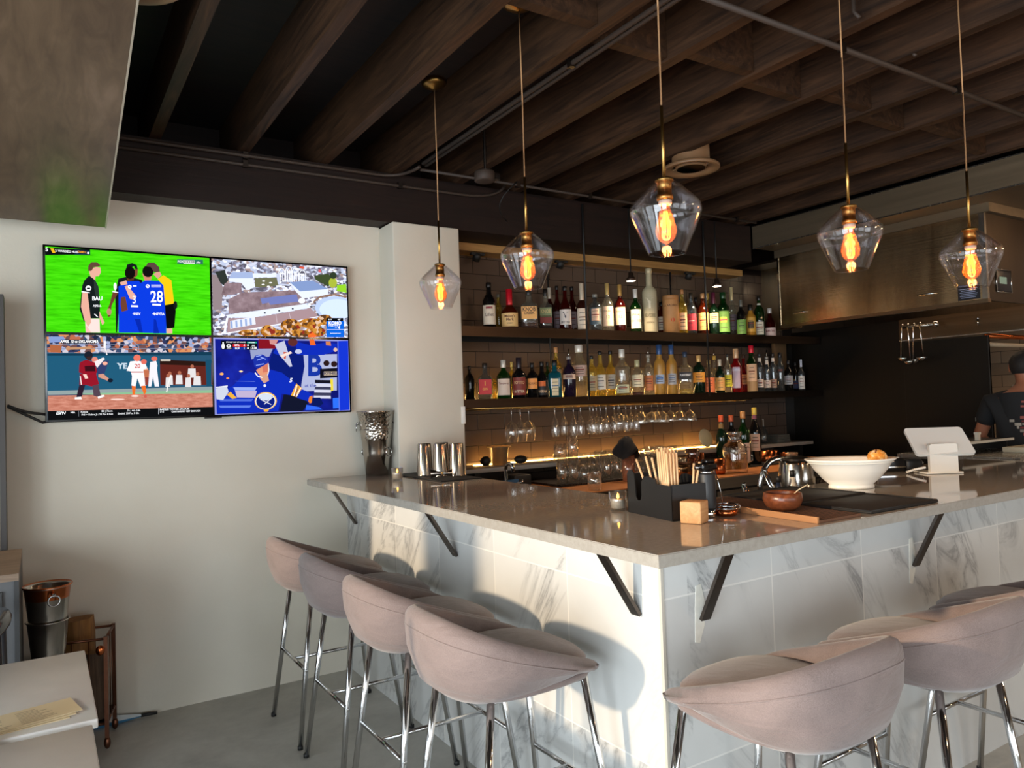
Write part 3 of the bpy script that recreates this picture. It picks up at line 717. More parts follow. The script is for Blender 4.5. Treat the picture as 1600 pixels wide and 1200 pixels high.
    # ---- baseball
    p=Pic([(168,112),(1535,140),(1555,805),(175,855)],TVX0+.010,xm-.006,TVZ0+.010,zm-.006)
    p.poly('#27506c',[(0,0),(1,0),(1,1),(0,1)],True)
    p.poly(speckle_screen('screen_crowd',['#3a4a6a','#9aa5c8','#b4664a','#20283f','#6a4a4a','#c9c2cc','#2f3558','#d08a5a'],55,(1,1,1)),[(168,112),(1536,140),(1538,275),(930,290),(175,265)])
    for y in (205,240,275): p.line('#7d879f',[(172,y-5),(1538,y-8)],4)
    p.line('#8a93aa',[(880,160),(935,215),(935,290)],6); p.poly('#b98a66',[(330,225),(545,215),(545,240),(330,245)]); p.poly('#a8613f',[(195,200),(295,205),(290,270),(200,265)]); p.poly('#7f94c8',[(185,130),(310,130),(330,175),(195,185)])
    p.poly('#1f5673',[(172,280),(1105,295),(1105,565),(175,600)]); p.poly('#12384f',[(172,280),(1540,262),(1540,292),(172,296)])
    p.poly('#5d241d',[(1112,330),(1490,345),(1500,545),(1118,550)]); p.poly('#2a1712',[(1112,330),(1490,345),(1490,385),(1112,370)]); p.rect('#f4ead8',1118,328,1200,340); p.poly('#184a66',[(1490,330),(1540,330),(1545,560),(1500,560)]); p.poly('#8c3524',[(1540,360),(1548,360),(1550,545),(1542,545)])
    for x,y,w in ((1195,500,45),(1275,495,45),(1380,440,55),(1425,505,50),(1350,520,40),(1180,520,30)):
        p.poly('#d8d5d6',[(x-w*.6,y-35),(x+w*.5,y-35),(x+w*.6,y+45),(x-w*.7,y+45)]); p.ell('#a5614a',x,y-52,15,17,10)
    p.poly('#8b9a9b',[(175,600),(1550,560),(1550,592),(178,635)]); p.poly('#86b48c',[(320,625),(1550,590),(1552,620),(700,635)])
    p.poly(noise_screen('screen_dirt',[(.3,'#a8614d'),(.6,'#c98672'),(.8,'#d9a08c')],26,(1,1,4)),[(176,640),(1553,615),(1555,740),(176,775)])
    p.ell('#e9c6bb',760,672,60,7); p.text('#b9cbd8','YE',800,386,46,.05,0,1.1)
    Rd='#8f1526'
    p.poly('#2f3b66',[(580,420),(625,345),(690,335),(668,380),(640,410),(650,450),(600,460)]); p.poly('#c9907c',[(600,455),(640,450),(695,500),(680,512),(600,480)]); p.ell('#141c2c',700,508,22,18); p.ell('#e8a893',655,362,22,16,10)
    p.ell('#d78474',570,330,26,24); p.poly('#e4ddde',[(560,350),(640,310),(655,322),(590,400)]); p.line('#f0f0f0',[(655,168),(652,230)],20); p.line('#e8e0e0',[(652,220),(672,290)],10)
    p.poly(Rd,[(450,350),(500,330),(570,355),(590,430),(580,455),(470,450),(438,440),(440,380)]); p.poly('#3a0f18',[(485,385),(570,380),(575,430),(490,430)]); p.ell('#1c1f2b',518,292,36,34); p.poly('#3a2222',[(500,305),(545,300),(545,335),(510,335)])
    p.poly(Rd,[(445,450),(580,450),(605,540),(545,560),(500,490),(480,545),(440,555),(445,480)]); p.poly('#2a1c2c',[(440,550),(490,548),(460,650),(415,655)]); p.poly('#50404c',[(550,555),(598,540),(620,640),(590,650),(560,640)]); p.poly('#f3efee',[(402,655),(455,650),(462,672),(402,672)]); p.poly('#f3efee',[(592,650),(640,632),(655,645),(600,668)]); p.poly('#e8c8bc',[(470,455),(500,455),(515,490),(490,495)]); p.line('#ecebea',[(448,470),(458,545)],8)
    Wy='#ece9ec'
    p.poly(Wy,[(865,345),(925,338),(985,350),(1010,410),(975,425),(972,440),(985,520),(995,555),(950,560),(925,490),(910,560),(875,552),(880,470),(868,430),(835,425)]); p.poly('#e06a28',[(878,555),(912,558),(905,635),(885,635)]); p.poly('#e06a28',[(955,556),(992,552),(1000,610),(980,632)]); p.poly('#d8906f',[(975,415),(1012,405),(1018,440),(985,455)]); p.ell('#e2705c',922,315,30,29); p.rect('#b0382c',870,432,975,440); p.text('#c4372c','20',925,386,36,.02,0,.95); p.ell('#f0d4cc',905,643,32,9,10); p.ell('#c25a4e',992,645,14,14,10)
    p.ell('#d9695a',978,348,24,22); p.poly('#b86a4a',[(975,420),(1020,420),(1025,480),(985,490)]); p.poly('#8a3a30',[(985,480),(1020,480),(1010,550),(990,550)])
    p.poly('#e6e3ea',[(1030,350),(1080,340),(1092,380),(1080,440),(1105,560),(1070,560),(1055,480),(1040,560),(1015,560),(1030,440)]); p.ell('#d9695a',1065,322,26,20); p.line('#efe9e6',[(1205,460),(1180,540),(1168,610)],9)
    p.rect('#17243a',285,158,590,192); p.text('#ffffff','APRIL 12 vs OKLAHOMA',440,175,22,.035,.25,.93)
    p.poly('#0d0e10',[(176,775),(1555,735),(1556,810),(176,855)]); p.text(Wt,'ESPN',283,793,22,.04,.25,1.1,-.03); p.text(Wt,'NBA',385,787,13,.03); p.rect('#7a7d84',432,770,436,820); p.text(Wt,'Knicks',482,781,16,.01,0,1,-.03); p.text(Wt,'80 | 76ers',672,774,16,.01,0,1,-.03); p.text(Wt,'76 | 4th 0:46',895,769,15,.01,0,1,-.03); p.text(Wt,'PHI > Oubre Jr.: 23 Pts, 8 Reb',590,803,15,.01,0,1,-.03); p.text(Wt,'Embiid: 20 Pts, 5 Blk',850,794,15,.01,0,1,-.03)
    p.rect('#b9bcc4',1100,748,1105,800); p.text(Wt,'RADIUS TOWER of LOUIS',1235,757,16,.03,0,.95,-.03); p.text(Wt,'CAN HARDLY GET ENOUGH',1330,775,13,.03,0,1,-.03); p.text(Wt,'of 10',1130,780,11,.02)
    fix(p.build('baseball_picture',t))
    # ---- ice hockey
    p=Pic([(8,12),(1530,28),(1558,845),(22,862)],xm+.004,TVX1-.010,TVZ0+.010,zm-.006)
    Nv='#0a1a6e';Bl='#0f2bb0'
    p.poly('#8d93d6',[(0,0),(1,0),(1,1),(0,1)],True)
    p.poly(noise_screen('screen_rink',[(.3,'#0a0f52'),(.55,'#131c86'),(.8,'#1e2fb0')],4,(1,1,1)),[(.012,.018),(.992,.018),(.992,.992),(.012,.992)],True)
    p.poly('#7f1420',[(500,25),(720,30),(690,130),(500,130)]); p.poly('#c78a86',[(620,30),(720,30),(690,90),(630,80)])
    p.poly('#8f97bd',[(405,135),(660,130),(620,220),(420,250)])
    p.poly('#a7aed0',[(1000,200),(1400,190),(1400,610),(980,615)]); p.text('#16329a','B',1135,330,240,.03,0,.9); p.poly(Nv,[(660,150),(720,90),(870,110),(1000,120),(1020,330),(980,560),(760,520),(700,380),(600,350),(640,220)])
    p.poly(Bl,[(920,50),(1090,90),(1250,60),(1400,70),(1395,150),(1240,200),(1040,200),(930,200)]); p.poly(Bl,[(660,180),(720,85),(760,150),(740,210)])
    p.poly('#b9bcd2',[(680,85),(790,40),(880,330),(850,335),(740,210),(760,140)]); p.poly('#c2563f',[(780,165),(815,170),(805,245),(785,245)]); p.poly('#e9d3c8',[(745,205),(860,160),(880,180),(760,230)])
    p.ell('#5a2a2a',885,55,55,48); p.ell('#b9bfdc',950,162,40,26); p.poly('#e3642a',[(1075,12),(1130,12),(1150,90),(1085,90)]); p.ell('#d7b3a4',1380,140,24,24,10); p.poly('#c7794c',[(1265,45),(1320,45),(1330,95),(1270,90)])
    p.poly('#141420',[(1140,485),(1330,490),(1325,530),(1140,520)]); p.poly('#10101a',[(1200,360),(1400,350),(1400,460),(1200,470)]); p.ell('#2a1a1a',1275,295,36,34); p.ell('#2a1a1a',1365,305,36,34); p.rect('#b8a58d',1245,390,1400,435); p.text('#3a3a52','BOTHELL',1325,413,30,.04)
    p.poly('#e3cf3a',[(1322,475),(1352,475),(1358,610),(1325,620)]); 
    for k in range(5): p.poly('#c8cadb' if k%2==0 else '#3a3c55',[(1150-6*k,530+34*k),(1325,535+34*k),(1330,568+34*k),(1140-4*k,562+34*k)])
    p.poly('#1533c8',[(1405,40),(1528,35),(1550,840),(1430,845)]); p.poly('#2b6af0',[(1350,700),(1430,695),(1432,815),(1355,818)]); p.poly('#5d72d8',[(1403,40),(1412,40),(1436,845),(1424,845)])
    p.text('#3b46a0','at the',1090,550,40,.02)
    p.poly('#11152a',[(780,650),(1020,620),(1060,760),(1000,840),(740,845)])
    # skater
    p.poly(Bl,[(400,390),(470,410),(540,500),(620,470),(640,370),(760,400),(900,510),(930,540),(880,660),(760,640),(720,840),(40,850),(40,640),(220,540),(330,430)])
    for x0,y0,x1,y1,c in ((230,490,470,500,'#6d86dc'),(220,560,480,600,'#93a6e4'),(240,600,480,680,'#b7a9c8'),(60,690,440,720,'#4a66cf'),(60,760,420,790,'#5a78da')): p.poly(c,[(x0,y0),(x1,y0+4),(x1-20,y1),(x0+20,y1-6)])
    p.poly('#c5cadb',[(30,570),(150,545),(170,610),(110,700),(40,690)]); p.poly('#e2a83c',[(150,640),(190,610),(260,680),(210,690)]); p.line('#dfe2ec',[(30,560),(160,545)],12)
    p.poly('#d8906f',[(470,370),(610,290),(610,400),(560,450),(500,420)]); p.poly('#c9705c',[(540,330),(605,300),(600,390),(550,400)]); p.poly('#c9977f',[(510,430),(600,420),(615,490),(560,520),(520,470)]); p.line('#f1f1f4',[(608,300),(615,370),(600,430)],9); p.line('#f1f1f4',[(460,400),(490,440),(540,455)],12)
    p.poly('#1a2f9e',[(440,250),(460,210),(540,195),(600,230),(605,290),(560,320),(480,350),(450,330)]); 
    for a,b in (((470,220),(530,205)),((480,260),(560,235)),((470,320),(560,300)),((520,225),(580,250))): p.line('#8fa6ee',[a,b],9)
    p.ell('#e6e8ef',568,545,15,17,12); p.text('#dfe4f4','5',860,490,46,.03,.2)
    p.poly('#e8a72c',[(925,525),(990,580),(930,680),(862,660)]); p.line('#f4f4f4',[(930,545),(895,665)],10); p.line('#f4f4f4',[(975,575),(925,675)],10); p.line(Nv,[(950,560),(908,672)],9)
    p.poly(Bl,[(985,590),(1060,620),(1130,680),(1090,740),(930,690)]); p.poly('#e07a28',[(1075,680),(1110,665),(1120,740),(1080,755),(1062,730)]); p.poly('#0a1858',[(1110,690),(1200,690),(1240,760),(1180,800),(1100,770)]); p.poly('#2d62ea',[(1040,770),(1190,800),(1230,830),(1030,832)])
    # crest: ring with a pale beast over crossed sticks
    p.ell('#e8b43a',578,718,124,100,28); p.ell('#e9eaf0',576,720,112,92,28); p.ell('#0c1d78',575,722,104,86,28)
    p.poly('#c9d3e2',[(495,665),(520,645),(600,635),(655,655),(640,690),(590,715),(540,705),(505,690)]); p.line('#eef0f4',[(560,755),(665,670)],8); p.poly('#eda92b',[(555,820),(615,815),(600,840),(565,840)]); p.line('#eef0f4',[(520,700),(640,760)],7)
    p.ell('#ffb05a',95,412,22,14,12); p.ell('#ffdca0',305,385,20,10,12); p.ell('#e88a4a',160,460,16,10,12)
    # score bug
    p.rect('#0c0e14',90,45,485,145); p.text(Wt,'STANLEY CUP 1ST ROUND',250,62,13,.02,0,.95); p.rect('#19a08a',372,55,480,72); p.text(Wt,'INTERMIS',425,64,12,.02); p.ell('#e6e6e6',112,108,18,30,12); p.rect('#e6e6e6',104,62,120,80); p.ell('#f2f2f2',172,105,25,20,12); p.poly('#202020',[(158,98),(186,98),(172,116)]); p.rect('#8a8a90',150,124,200,140)
    p.rect('#c41f2c',215,82,365,112); p.text(Wt,'MTL',262,97,20,.03); p.text(Wt,'4',340,97,22,.03); p.rect('#17308f',215,116,365,146); p.text(Wt,'BUF',265,131,20,.03); p.text(Wt,'1',340,131,22,.03); p.text(Wt,'3RD',442,100,14,.03); p.text(Wt,'13:38',442,125,22,.03); p.rect('#dadada',372,88,392,104); p.rect('#dadada',372,120,392,138)
    fix(p.build('hockey_picture',t))
television()
# ================================================================ hanging shelves, bottles
ZU,ZL=1.918,1.472          # tops of the two shelves
SHELFM=mat('oiled_dark_shelf','#2e221b',.42,0,.15,18)
def shelf(name,label,x0,x1,z,th):
    t=thing('shelf',label,'shelf',((x0+x1)/2,4.12,z-th)); o=Vector(t.location)
    MB().box(Vector((x0,3.965,z-.022))-o,Vector((x1,4.30,z-.0008))-o).build('board',SHELFM,t)
    MB().box(Vector((x0,3.952,z-th))-o,Vector((x1,3.964,z+.004))-o).build('front_lip',m_steel('dark_lip','#4a3c32',.35,'X',40),t)
    MB().box(Vector((x0,4.301,z-th))-o,Vector((x1,4.312,z-.0008))-o).build('rear_rail',BLACKM,t)
    return t
shelf('shelf','upper dark steel shelf lined with bottles on the tiled wall',2.108,5.59,ZU,.058)
lo=shelf('shelf','lower dark steel shelf of bottles with glasses hanging below',2.108,5.59,ZL,.048)
o=MB().box((2.16,4.288,ZL+.002),(4.95,4.298,ZL+.006)).build('light_strip',emit('warm_led_strip',(1.0,.62,.22),40.0)); tag(o,'glowing warm light strip behind the bottles on the lower shelf','light strip')
for i,(x,y,zb,lb) in enumerate(((3.06,3.975,ZL-.03,'black steel rod hanging in front of left shelf bottles'),(4.185,3.975,ZL-.03,'black steel rod hanging in front of right shelf bottles'),(3.04,4.295,ZL-.03,'black steel rod behind the left shelf bottles'),(4.22,4.295,ZL-.03,'black steel rod behind the right shelf bottles'))):
    yy=3.93 if i<2 else y
    if i<2:
        o=MB().tube([(x,3.90,2.75),(x,3.90,2.50),(x,3.90,ZL-.02)],.007,8).build('hanging_rod',BLACK)
    else: o=MB().tube([(x,y,2.49),(x,y,ZL)],.006,8).build('hanging_rod',BLACK)
    tag(o,lb,'rod',None)
# small lamps on stems above the upper shelf
LAMPGLOW=emit('small_lamp_glow',(1.0,.82,.62),12.0)
def shelf_lamp(x,y,z,top,label):
    t=thing('shelf_lamp',label,'spotlight',(x,y,z))
    MB().tube([(0,0,.05),(0,0,top-z)],.005,8).build('stem',BLACK,t)
    MB().lathe([(.034,.0),(.032,.018),(.018,.03),(.018,.055),(.01,.06)],n=20).build('lamp_head',mat('dark_bronze','#4a3a30',.35,.8),t)
    MB().lathe([(.0,-.0022),(.029,-.0015),(.0305,-.0002)],n=20).build('lens',LAMPGLOW,t)
    l=bpy.data.lights.new('spot_glow','SPOT'); l.energy=32; l.color=(1,.74,.48); l.spot_size=2.5; l.spot_blend=.8; l.shadow_soft_size=.03
    lo_=bpy.data.objects.new('spot_glow',l); COL.objects.link(lo_); lo_.parent=t; lo_.location=(0,0,-.012)
shelf_lamp(3.43,3.865,2.255,2.75,'small downlight on a thin stem above the upper shelf, left one lit')
shelf_lamp(4.27,3.865,2.265,2.75,'small lit downlight on a thin stem above the green bottles')
for px,py,lb in ((745,369,'black puck light under dark beam beside the pillar'),(876,390,'black track light under the dark beam, behind second lamp'),(1077,410,'black track light under the dark beam, above the tan tube')):
    q=ony(px,py,4.24); t=thing('track_light',lb,'spotlight',(q[0],4.24,2.435))
    MB().lathe([(.026,-.05),(.026,.0),(.012,.004)],n=18,M=Matrix.Rotation(.5,4,'X')).build('lamp_head',BLACK,t); MB().box((-.05,-.012,-.012),(.05,.012,.004)).build('track_mount',BLACK,t)
# ---------------------------------------------------------------- bottles
SHP={'round':[(.94,0),(1,.015),(1,.60),(.96,.66),(.66,.75),(.38,.81),(.33,.86),(.33,.985),(.30,1)],
 'bourbon':[(.95,0),(1,.02),(1,.50),(.95,.56),(.72,.64),(.44,.72),(.36,.78),(.33,.985),(.3,1)],
 'wine':[(.94,0),(1,.012),(1,.58),(.96,.64),(.66,.73),(.44,.79),(.38,.86),(.38,.985),(.35,1)],
 'tall':[(.92,0),(.96,.02),(1,.60),(.99,.66),(.80,.71),(.47,.74),(.41,.78),(.40,.985),(.37,1)],
 'square':[(.95,0),(1,.015),(1,.60),(.93,.66),(.5,.72),(.33,.76),(.31,.985),(.28,1)],
 'flask':[(.92,0),(1,.03),(1,.66),(.92,.75),(.62,.81),(.36,.84),(.34,.985),(.3,1)],
 'tapered':[(.90,0),(.93,.015),(1,.55),(.96,.68),(.6,.74),(.36,.77),(.33,.985),(.3,1)],
 'slim':[(.95,0),(1,.01),(1,.66),(.9,.72),(.55,.79),(.46,.83),(.44,.985),(.4,1)],
 'globe':[(.5,0),(.8,.06),(1,.28),(.95,.45),(.66,.58),(.34,.66),(.28,.72),(.28,.985),(.25,1)]}
GL={'amber':glass('amber_spirit',(.62,.22,.06),.04,.5,3,.03,'#6d2408',.45),'red':glass('dark_red_spirit',(.45,.05,.03),.04,.5,3,.03,'#4d0d08',.6),
 'brown':mat('brown_bottle','#2a100a',.08),'black':mat('black_bottle','#0b0a0a',.07),'green':glass('green_bottle',(.10,.42,.10),.05,.5,3,.03,'#0d3a12',.55),
 'dkgreen':mat('dark_green_bottle','#0b1f12',.07),'clear':glass('clear_bottle',(.93,.94,.90),.07,.65,2.5,.03,'#c9c8b8',.10),'grey':glass('smoky_bottle',(.62,.66,.68),.07,.6,2.5,.03,'#6a7276',.25),
 'yellow':glass('pale_yellow_spirit',(.95,.86,.42),.06,.6,2.5,.03,'#d8b84a',.22),'frost':mat('frosted_bottle','#b5ab8c',.45),'frosty':glass('frosted_yellow',(.95,.80,.45),.05,.4,2.5,.3,'#d6b25c',.62),
 'teal':glass('teal_bottle',(.10,.50,.60),.06,.55,2.5,.03,'#1c6f80',.6),'purple':mat('dark_purple_bottle','#1d1122',.07),'gold':mat('golden_bottle','#a8762a',.18),'campari':glass('bright_red_spirit',(.8,.06,.10),.05,.5,2.5,.03,'#a01420',.5),'tan':mat('tan_spirit','#a07a4c',.2)}
CREAM='#e6d6bb'
def wrap(vs,r,z0,ph,sq=0.0):
    o=[]
    for x,y,_ in vs:
        a=ph+x/r; q=1.0
        if sq>0: q=(abs(cos(a))**sq+abs(sin(a))**sq)**(-1/sq)
        o.append((r*q*cos(a),r*q*sin(a),z0+y))
    return o
class BT: n=0
def bottle(label,px,top,w,row,zs,shape,g,lab=None,cap='#101010',caplen=.10,text=None,grp='',spout=False,turn=0.0,level=None,lab2=None,emb=None):
    """px, top: where the photo shows the bottle's axis and top; row: its distance row on the shelf"""
    q=ony(px,top,row); x=float(q[0]); H=float(q[2])-zs
    if spout: H*=.84
    r=w*mpp((x,row,zs+H/2))/2*.97
    sq=7.0 if shape in('square','tapered') else 0.0
    if sq: r*=.93
    t=thing('bottle',label,'bottle',(x,row,zs+.0005),0,grp)
    ph=math.atan2(-row,-x)+turn
    prof=[(a*r,b*H*(1-caplen*.6)) for a,b in SHP[shape]]
    rn=prof[-2][0]; MAP=Matrix.Rotation(ph-PI/4 if False else ph,4,'Z') if sq else None
    MB().lathe(prof,n=28 if sq else 22,sq=sq,M=MAP).build('glass_body',GL[g],t)
    zc=prof[-2][1]*.995
    if cap: MB().lathe([(rn*1.12,zc-H*caplen*.5),(rn*1.14,zc-H*caplen*.48),(rn*1.14,H*.995),(rn*1.05,H)],n=16).build('cap',mat('cap_'+cap.strip('#'),cap,.35,.2),t)
    if spout:
        s=MB(); s.tube([(0,0,H),(0,0,H*1.06),(.004,0,H*1.19)],[.006,.005,.003],8); s.build('pour_spout',CHROME,t)
    if level:
        li=[(a*.93,b) for a,b in prof if b<level[0]*H]; ra=np.interp(level[0]*H,[b for a,b in prof],[a for a,b in prof])*.93
        li[0]=(li[0][0],.004); MB().lathe(li+[(ra,level[0]*H)],n=18,sq=sq,M=MAP).build('liquid',GL[level[1]],t)
    zsh=max(b for a,b in prof if a>=.965*r)
    def fit(l):
        if l is None or l[1]>.66: return l
        k=min(1.0,.985*zsh/(l[2]*H)); return (l[0],l[1]*k,l[2]*k)+tuple(l[3:])
    lab,lab2=fit(lab),fit(lab2)
    def patch(c,z0,z1,half,k,nm='label'):
        m=mat('label_'+c.strip('#'),c,.6); R=r*(1.012+.004*k)
        if sq:
            fr=MB(); hw=R*.86*min(1,half); fr.box((R*.999,-hw,z0*H),(R*1.006,hw,z1*H),M=Matrix.Rotation(ph,4,'Z')); return fr.build(nm,m,t)
        rr=[np.interp(z*H,[b for a,b in prof],[a for a,b in prof])*(1.012+.004*k) for z in (z0,z1)]
        fr=MB(); n=14; v=[(rad*cos(ph-half+2*half*i/n),rad*sin(ph-half+2*half*i/n),z*H) for rad,z in ((rr[0],z0),(rr[1],z1)) for i in range(n+1)]
        fr.add(v,[(i,i+1,n+2+i,n+1+i) for i in range(n)],0,True); return fr.build(nm,m,t)
    def write(par,body,zc_,h,c,k,fit):
        vs,fs=text_geo(body,h*H/.7,.018); wd=max(v[0] for v in vs)-min(v[0] for v in vs); f=min(1.0,fit*r/wd)
        vs=[(a*f,b,0) for a,b,_ in vs]; R=r*(1.020+.004*k)
        if sq: v=[(R*1.0,a,zc_*H+b) for a,b,_ in vs]; MB().add(v,fs,0,M=Matrix.Rotation(ph,4,'Z')).build('lettering',mat('ink_'+c.strip('#'),c,.6),par)
        else: MB().add(wrap(vs,R,zc_*H,ph),fs).build('lettering',mat('ink_'+c.strip('#'),c,.6),par)
    L=None
    if lab: 
        L=patch(lab[0],lab[1],lab[2],lab[3] if len(lab)>3 else 1.05,0)
        z0,z1=lab[1],lab[2]
        if text: 
            for body,zf,hf,c in text: write(L,body,z0+(z1-z0)*zf,hf,c,1,1.5)
        else:
            for k,(zf,hw) in enumerate(((.78,.45),(.55,.6),(.42,.5),(.2,.55))):
                zz=z0+(z1-z0)*zf; pm='#4a3a30' if k!=1 else (emb or '#7a2a1a'); pb=patch(pm,zz,zz+.012*(2 if k==1 else 1),hw,1,'print_line'); pb.parent=L
    if lab2: patch(lab2[0],lab2[1],lab2[2],lab2[3] if len(lab2)>3 else 1.05,0,'label')
    return t
F1,F2,F3=4.045,4.145,4.235
UG='bottles on the upper shelf'; LG='bottles on the lower shelf'
def U(label,px,top,w,row,*a,**k): return bottle(label+' on upper shelf',px,top,w,row,ZU,*a,grp=UG,**k)
def W(label,px,top,w,row,*a,**k): return bottle(label+' on lower shelf',px,top,w,row,ZL,*a,grp=LG,**k)
U('slender black bottle with cream arched label, leftmost',763,442,21,F1,'wine','black',('#dccdb6',.08,.50,1.2),'#151010',.08,[('Lillet',.5,.07,'#7a6a60')],lab2=('#8a2230',.42,.47,.55))
U('small pale amber bottle half hidden behind red-wax bottle',778,460,11,F2,'slim','yellow',None,'#6a6a60',.06)
U('squat whiskey bottle with dripped red wax top',795,452,28,F1,'bourbon','amber',('#e0b878',.07,.50,1.15),'#c01526',.36,[("Maker's",.76,.062,'#5a2012'),('Mark',.52,.062,'#5a2012'),('WHISKY',.24,.03,'#5a2012')])
U('square clear bottle with orange label reading KNOB',825.5,451,30,F1,'square','clear',('#e3a860',.33,.74,1.0),'#17120f',.13,[('KNOB',.76,.10,'#2a1a12'),('CREEK',.46,.06,'#2a1a12')],level=(.2,'amber'))
U('square bottle with green and red label beside orange KNOB one',851.5,452,23,F1+.06,'square','clear',('#7f8a5c',.40,.68,1.0),'#17120f',.13,[('KNOB',.6,.09,'#c9b27a')],level=(.3,'red'),lab2=('#7a2418',.18,.36,1.0))
U('dark bottle with white capped neck behind the green-labelled square one',858,450,16,4.255,'round','red',None,'#d8cdbb',.2)
U('dark red bottle with black stopper, left of pale triangle label',869.5,447,15,4.17,'bourbon','red',('#7a6a70',.1,.45),'#0e0c0c',.06)
U('red-brown bottle with white label bearing dark triangle',882,447.5,20,F1,'bourbon','red',('#d8ccc2',.14,.50,1.1),'#101010',.07,[('V',.6,.14,'#3a3a42'),('BITTER',.15,.05,'#2a1a1a')])
U('dark red bottle with black stopper, right of pale triangle label',893,448,17,F2,'bourbon','red',('#8a7a7e',.1,.45),'#0e0c0c',.06)
U('dark brown bottle with long cream capsule and tall white label',908,443,19,F1,'round','brown',('#e2cfb8',.05,.56,.95),'#d2c2aa',.34,None,emb='#6a3a1a')
U('round-shouldered clear flask with diamond label',929,460,21,F1,'flask','grey',('#4a5c66',.20,.66,.9),'#8a8a82',.06,None,lab2=('#e2b89a',.28,.60,.6))
U('clear bottle with gold capsule and pink label numbered 12',948,443,19,F1,'round','clear',('#ecc6a4',.13,.56,1.1),'#b89a5c',.20,[('12',.45,.06,'#8a3a2a'),('DOUBLE',.75,.035,'#6a4a3a')])
U('dark whisky bottle with gold capsule and label numbered 12',967.5,445,18,F1,'round','red',('#ecc6a4',.17,.57,1.1),'#b08a48',.20,[('12',.45,.06,'#8a3a2a'),('SHERRY',.75,.035,'#6a4a3a')])
U('green whisky bottle with white capsule and white label',992,452,19,F1,'round','green',('#e6cfbc',.10,.53,.95),'#d6d2ca',.17,[('LAPHROAIG',.72,.05,'#1a1a1a')],lab2=('#2a1c18',.24,.30,.96))
U('tallest frosted magnum with etched bare trees',1013,420,24,F1,'tall','frost',('#b0a688',.06,.56,1.0),'#b9ad8c',.05,[('BELVEDERE',.42,.05,'#5e573e'),('VODKA',.2,.025,'#5e573e'),('Y',.78,.16,'#d8d0b4')])
U('small amber bottle with white diamond tag, between magnum and tan tube',1033,472,17,F2,'flask','amber',('#e4d6c0',.15,.55,.75),'#1c1614',.1)
def tube_carton():
    q=ony(1047,463,F1); H=float(q[2])-ZU; r=25*mpp((q[0],F1,ZU+.1))/2
    t=thing('carton_tube','tan cardboard bottle tube with orange seal among upper shelf bottles','bottle carton',(float(q[0]),F1,ZU+.0005))
    MB().lathe([(r,0),(r,H-.002),(r*.97,H)],n=32).build('tube',mat('tan_card','#c08a55',.6,0,.06,30),t)
    MB().lathe([(r*1.015,H-.03),(r*1.015,H+.001),(r*.96,H+.003)],n=32).build('tube_lid',mat('tan_card_lid','#b07c4a',.55),t)
    ph=math.atan2(-F1,-q[0]); vs,fs=text_geo('LA ARDBEG',.022,.01); MB().add(wrap(vs,r*1.004,H*.74,ph),fs).build('lettering',mat('ink_5a2a14','#5a2a14',.6),t)
    s=[(.0145*cos(2*PI*i/18),.0145*sin(2*PI*i/18)-.0,0) for i in range(18)]
    MB().add(wrap(s,r*1.004,H*.36,ph+.25),[tuple(range(18))]).build('orange_seal',mat('orange_seal','#c8481c',.5),t)
tube_carton()
U('pale amber bottle with cork and cream label right of tan tube',1065,453,15,F1,'round','yellow',('#e6b98a',.10,.48,1.1),'#b07a4a',.07)
U('clear necked bottle with bright red label',1079,458,16,F1,'round','grey',('#c8283a',.10,.49,1.2),'#2a2218',.10,None,emb='#e8b0a0')
U('dark bottle half hidden behind bright red label',1087,465,14,F2,'round','brown',None,'#1a1512',.08)
U('amber whisky bottle with wooden stopper and orange label',1097,459,18,F1,'round','amber',('#e8a860',.11,.53,1.2),'#b98a5c',.09)
U('gold capped bottle behind the wooden-stoppered amber one',1105,459,14,F3,'round','yellow',None,'#c9a04a',.10)
U('dark green bottle with purple capsule and cream label',1114,457,17,F1,'round','dkgreen',('#dcbb90',.30,.54,.9),'#5a1a34',.22)
U('green bottle with yellow and pink floral label',1129,457,20,F1,'slim','green',('#6fa04a',.08,.56,1.2),'#123a1a',.12,None,emb='#d8305a',lab2=('#e0d04a',.30,.42,.5))
U('tall clear bottle with pale wrapped neck behind floral label',1142,449,15,F2,'round','clear',('#7a6a70',.15,.45),'#c9b98a',.22)
U('short dark bottle with plain green label',1157,469,15,F1,'round','black',('#6c9a48',.06,.45,1.2),'#6a6a62',.15,None,emb='#24401c')
U('golden bottle with round black emblem',1172,476,16,F1,'slim','gold',('#c9993c',.15,.60,1.0),'#14110c',.16,None,lab2=('#120e0a',.26,.46,.6))
U('tall green bottle with dark cap and small white label',1185,463,17,F1,'round','green',('#d2c9b2',.05,.36,.8),'#17130f',.08,lab2=('#d8d8c8',.78,.82,1.2))
U('dark red bottle with white cap, rightmost',1202,482,18,F1,'bourbon','red',('#dfc0b4',.03,.32,1.3),'#e2d8d2',.14,[('MARTINI',.6,.07,'#7a1a22')])
# lower shelf
W('black bottle in shadow against the pillar',733,572,16,F2,'round','black',None,'#0c0b0b',.08)
W('square bottle with big red label, leftmost front',757,567.6,25,F1,'square','grey',('#c0282a',.18,.68,1.05),'#191514',.12,[('1',.72,.12,'#d8a040'),('GIN',.35,.06,'#d8a040')])
W('pale yellow bottle between red label and green gin',772,590,12,F3,'slim','yellow',None,None,.08)
W('green gin bottle with silver cap and cream label',786,563,23,F1,'round','green',('#d9c3b0',.10,.52,.95),'#c9c4b8',.16,[('Tanqueray',.72,.05,'#7a3a34')])
W('pale yellow bottle behind the green gin',799,566,13,F3,'round','yellow',None,'#c9b060',.1)
W('dark bottle with red and brown picture label',810,559,24,F1,'round','black',('#7a2a20',.10,.58,1.0),'#241a22',.22,[('BITTER',.2,.06,'#e0c8a8'),('SOTTO',.7,.07,'#d8a878')])
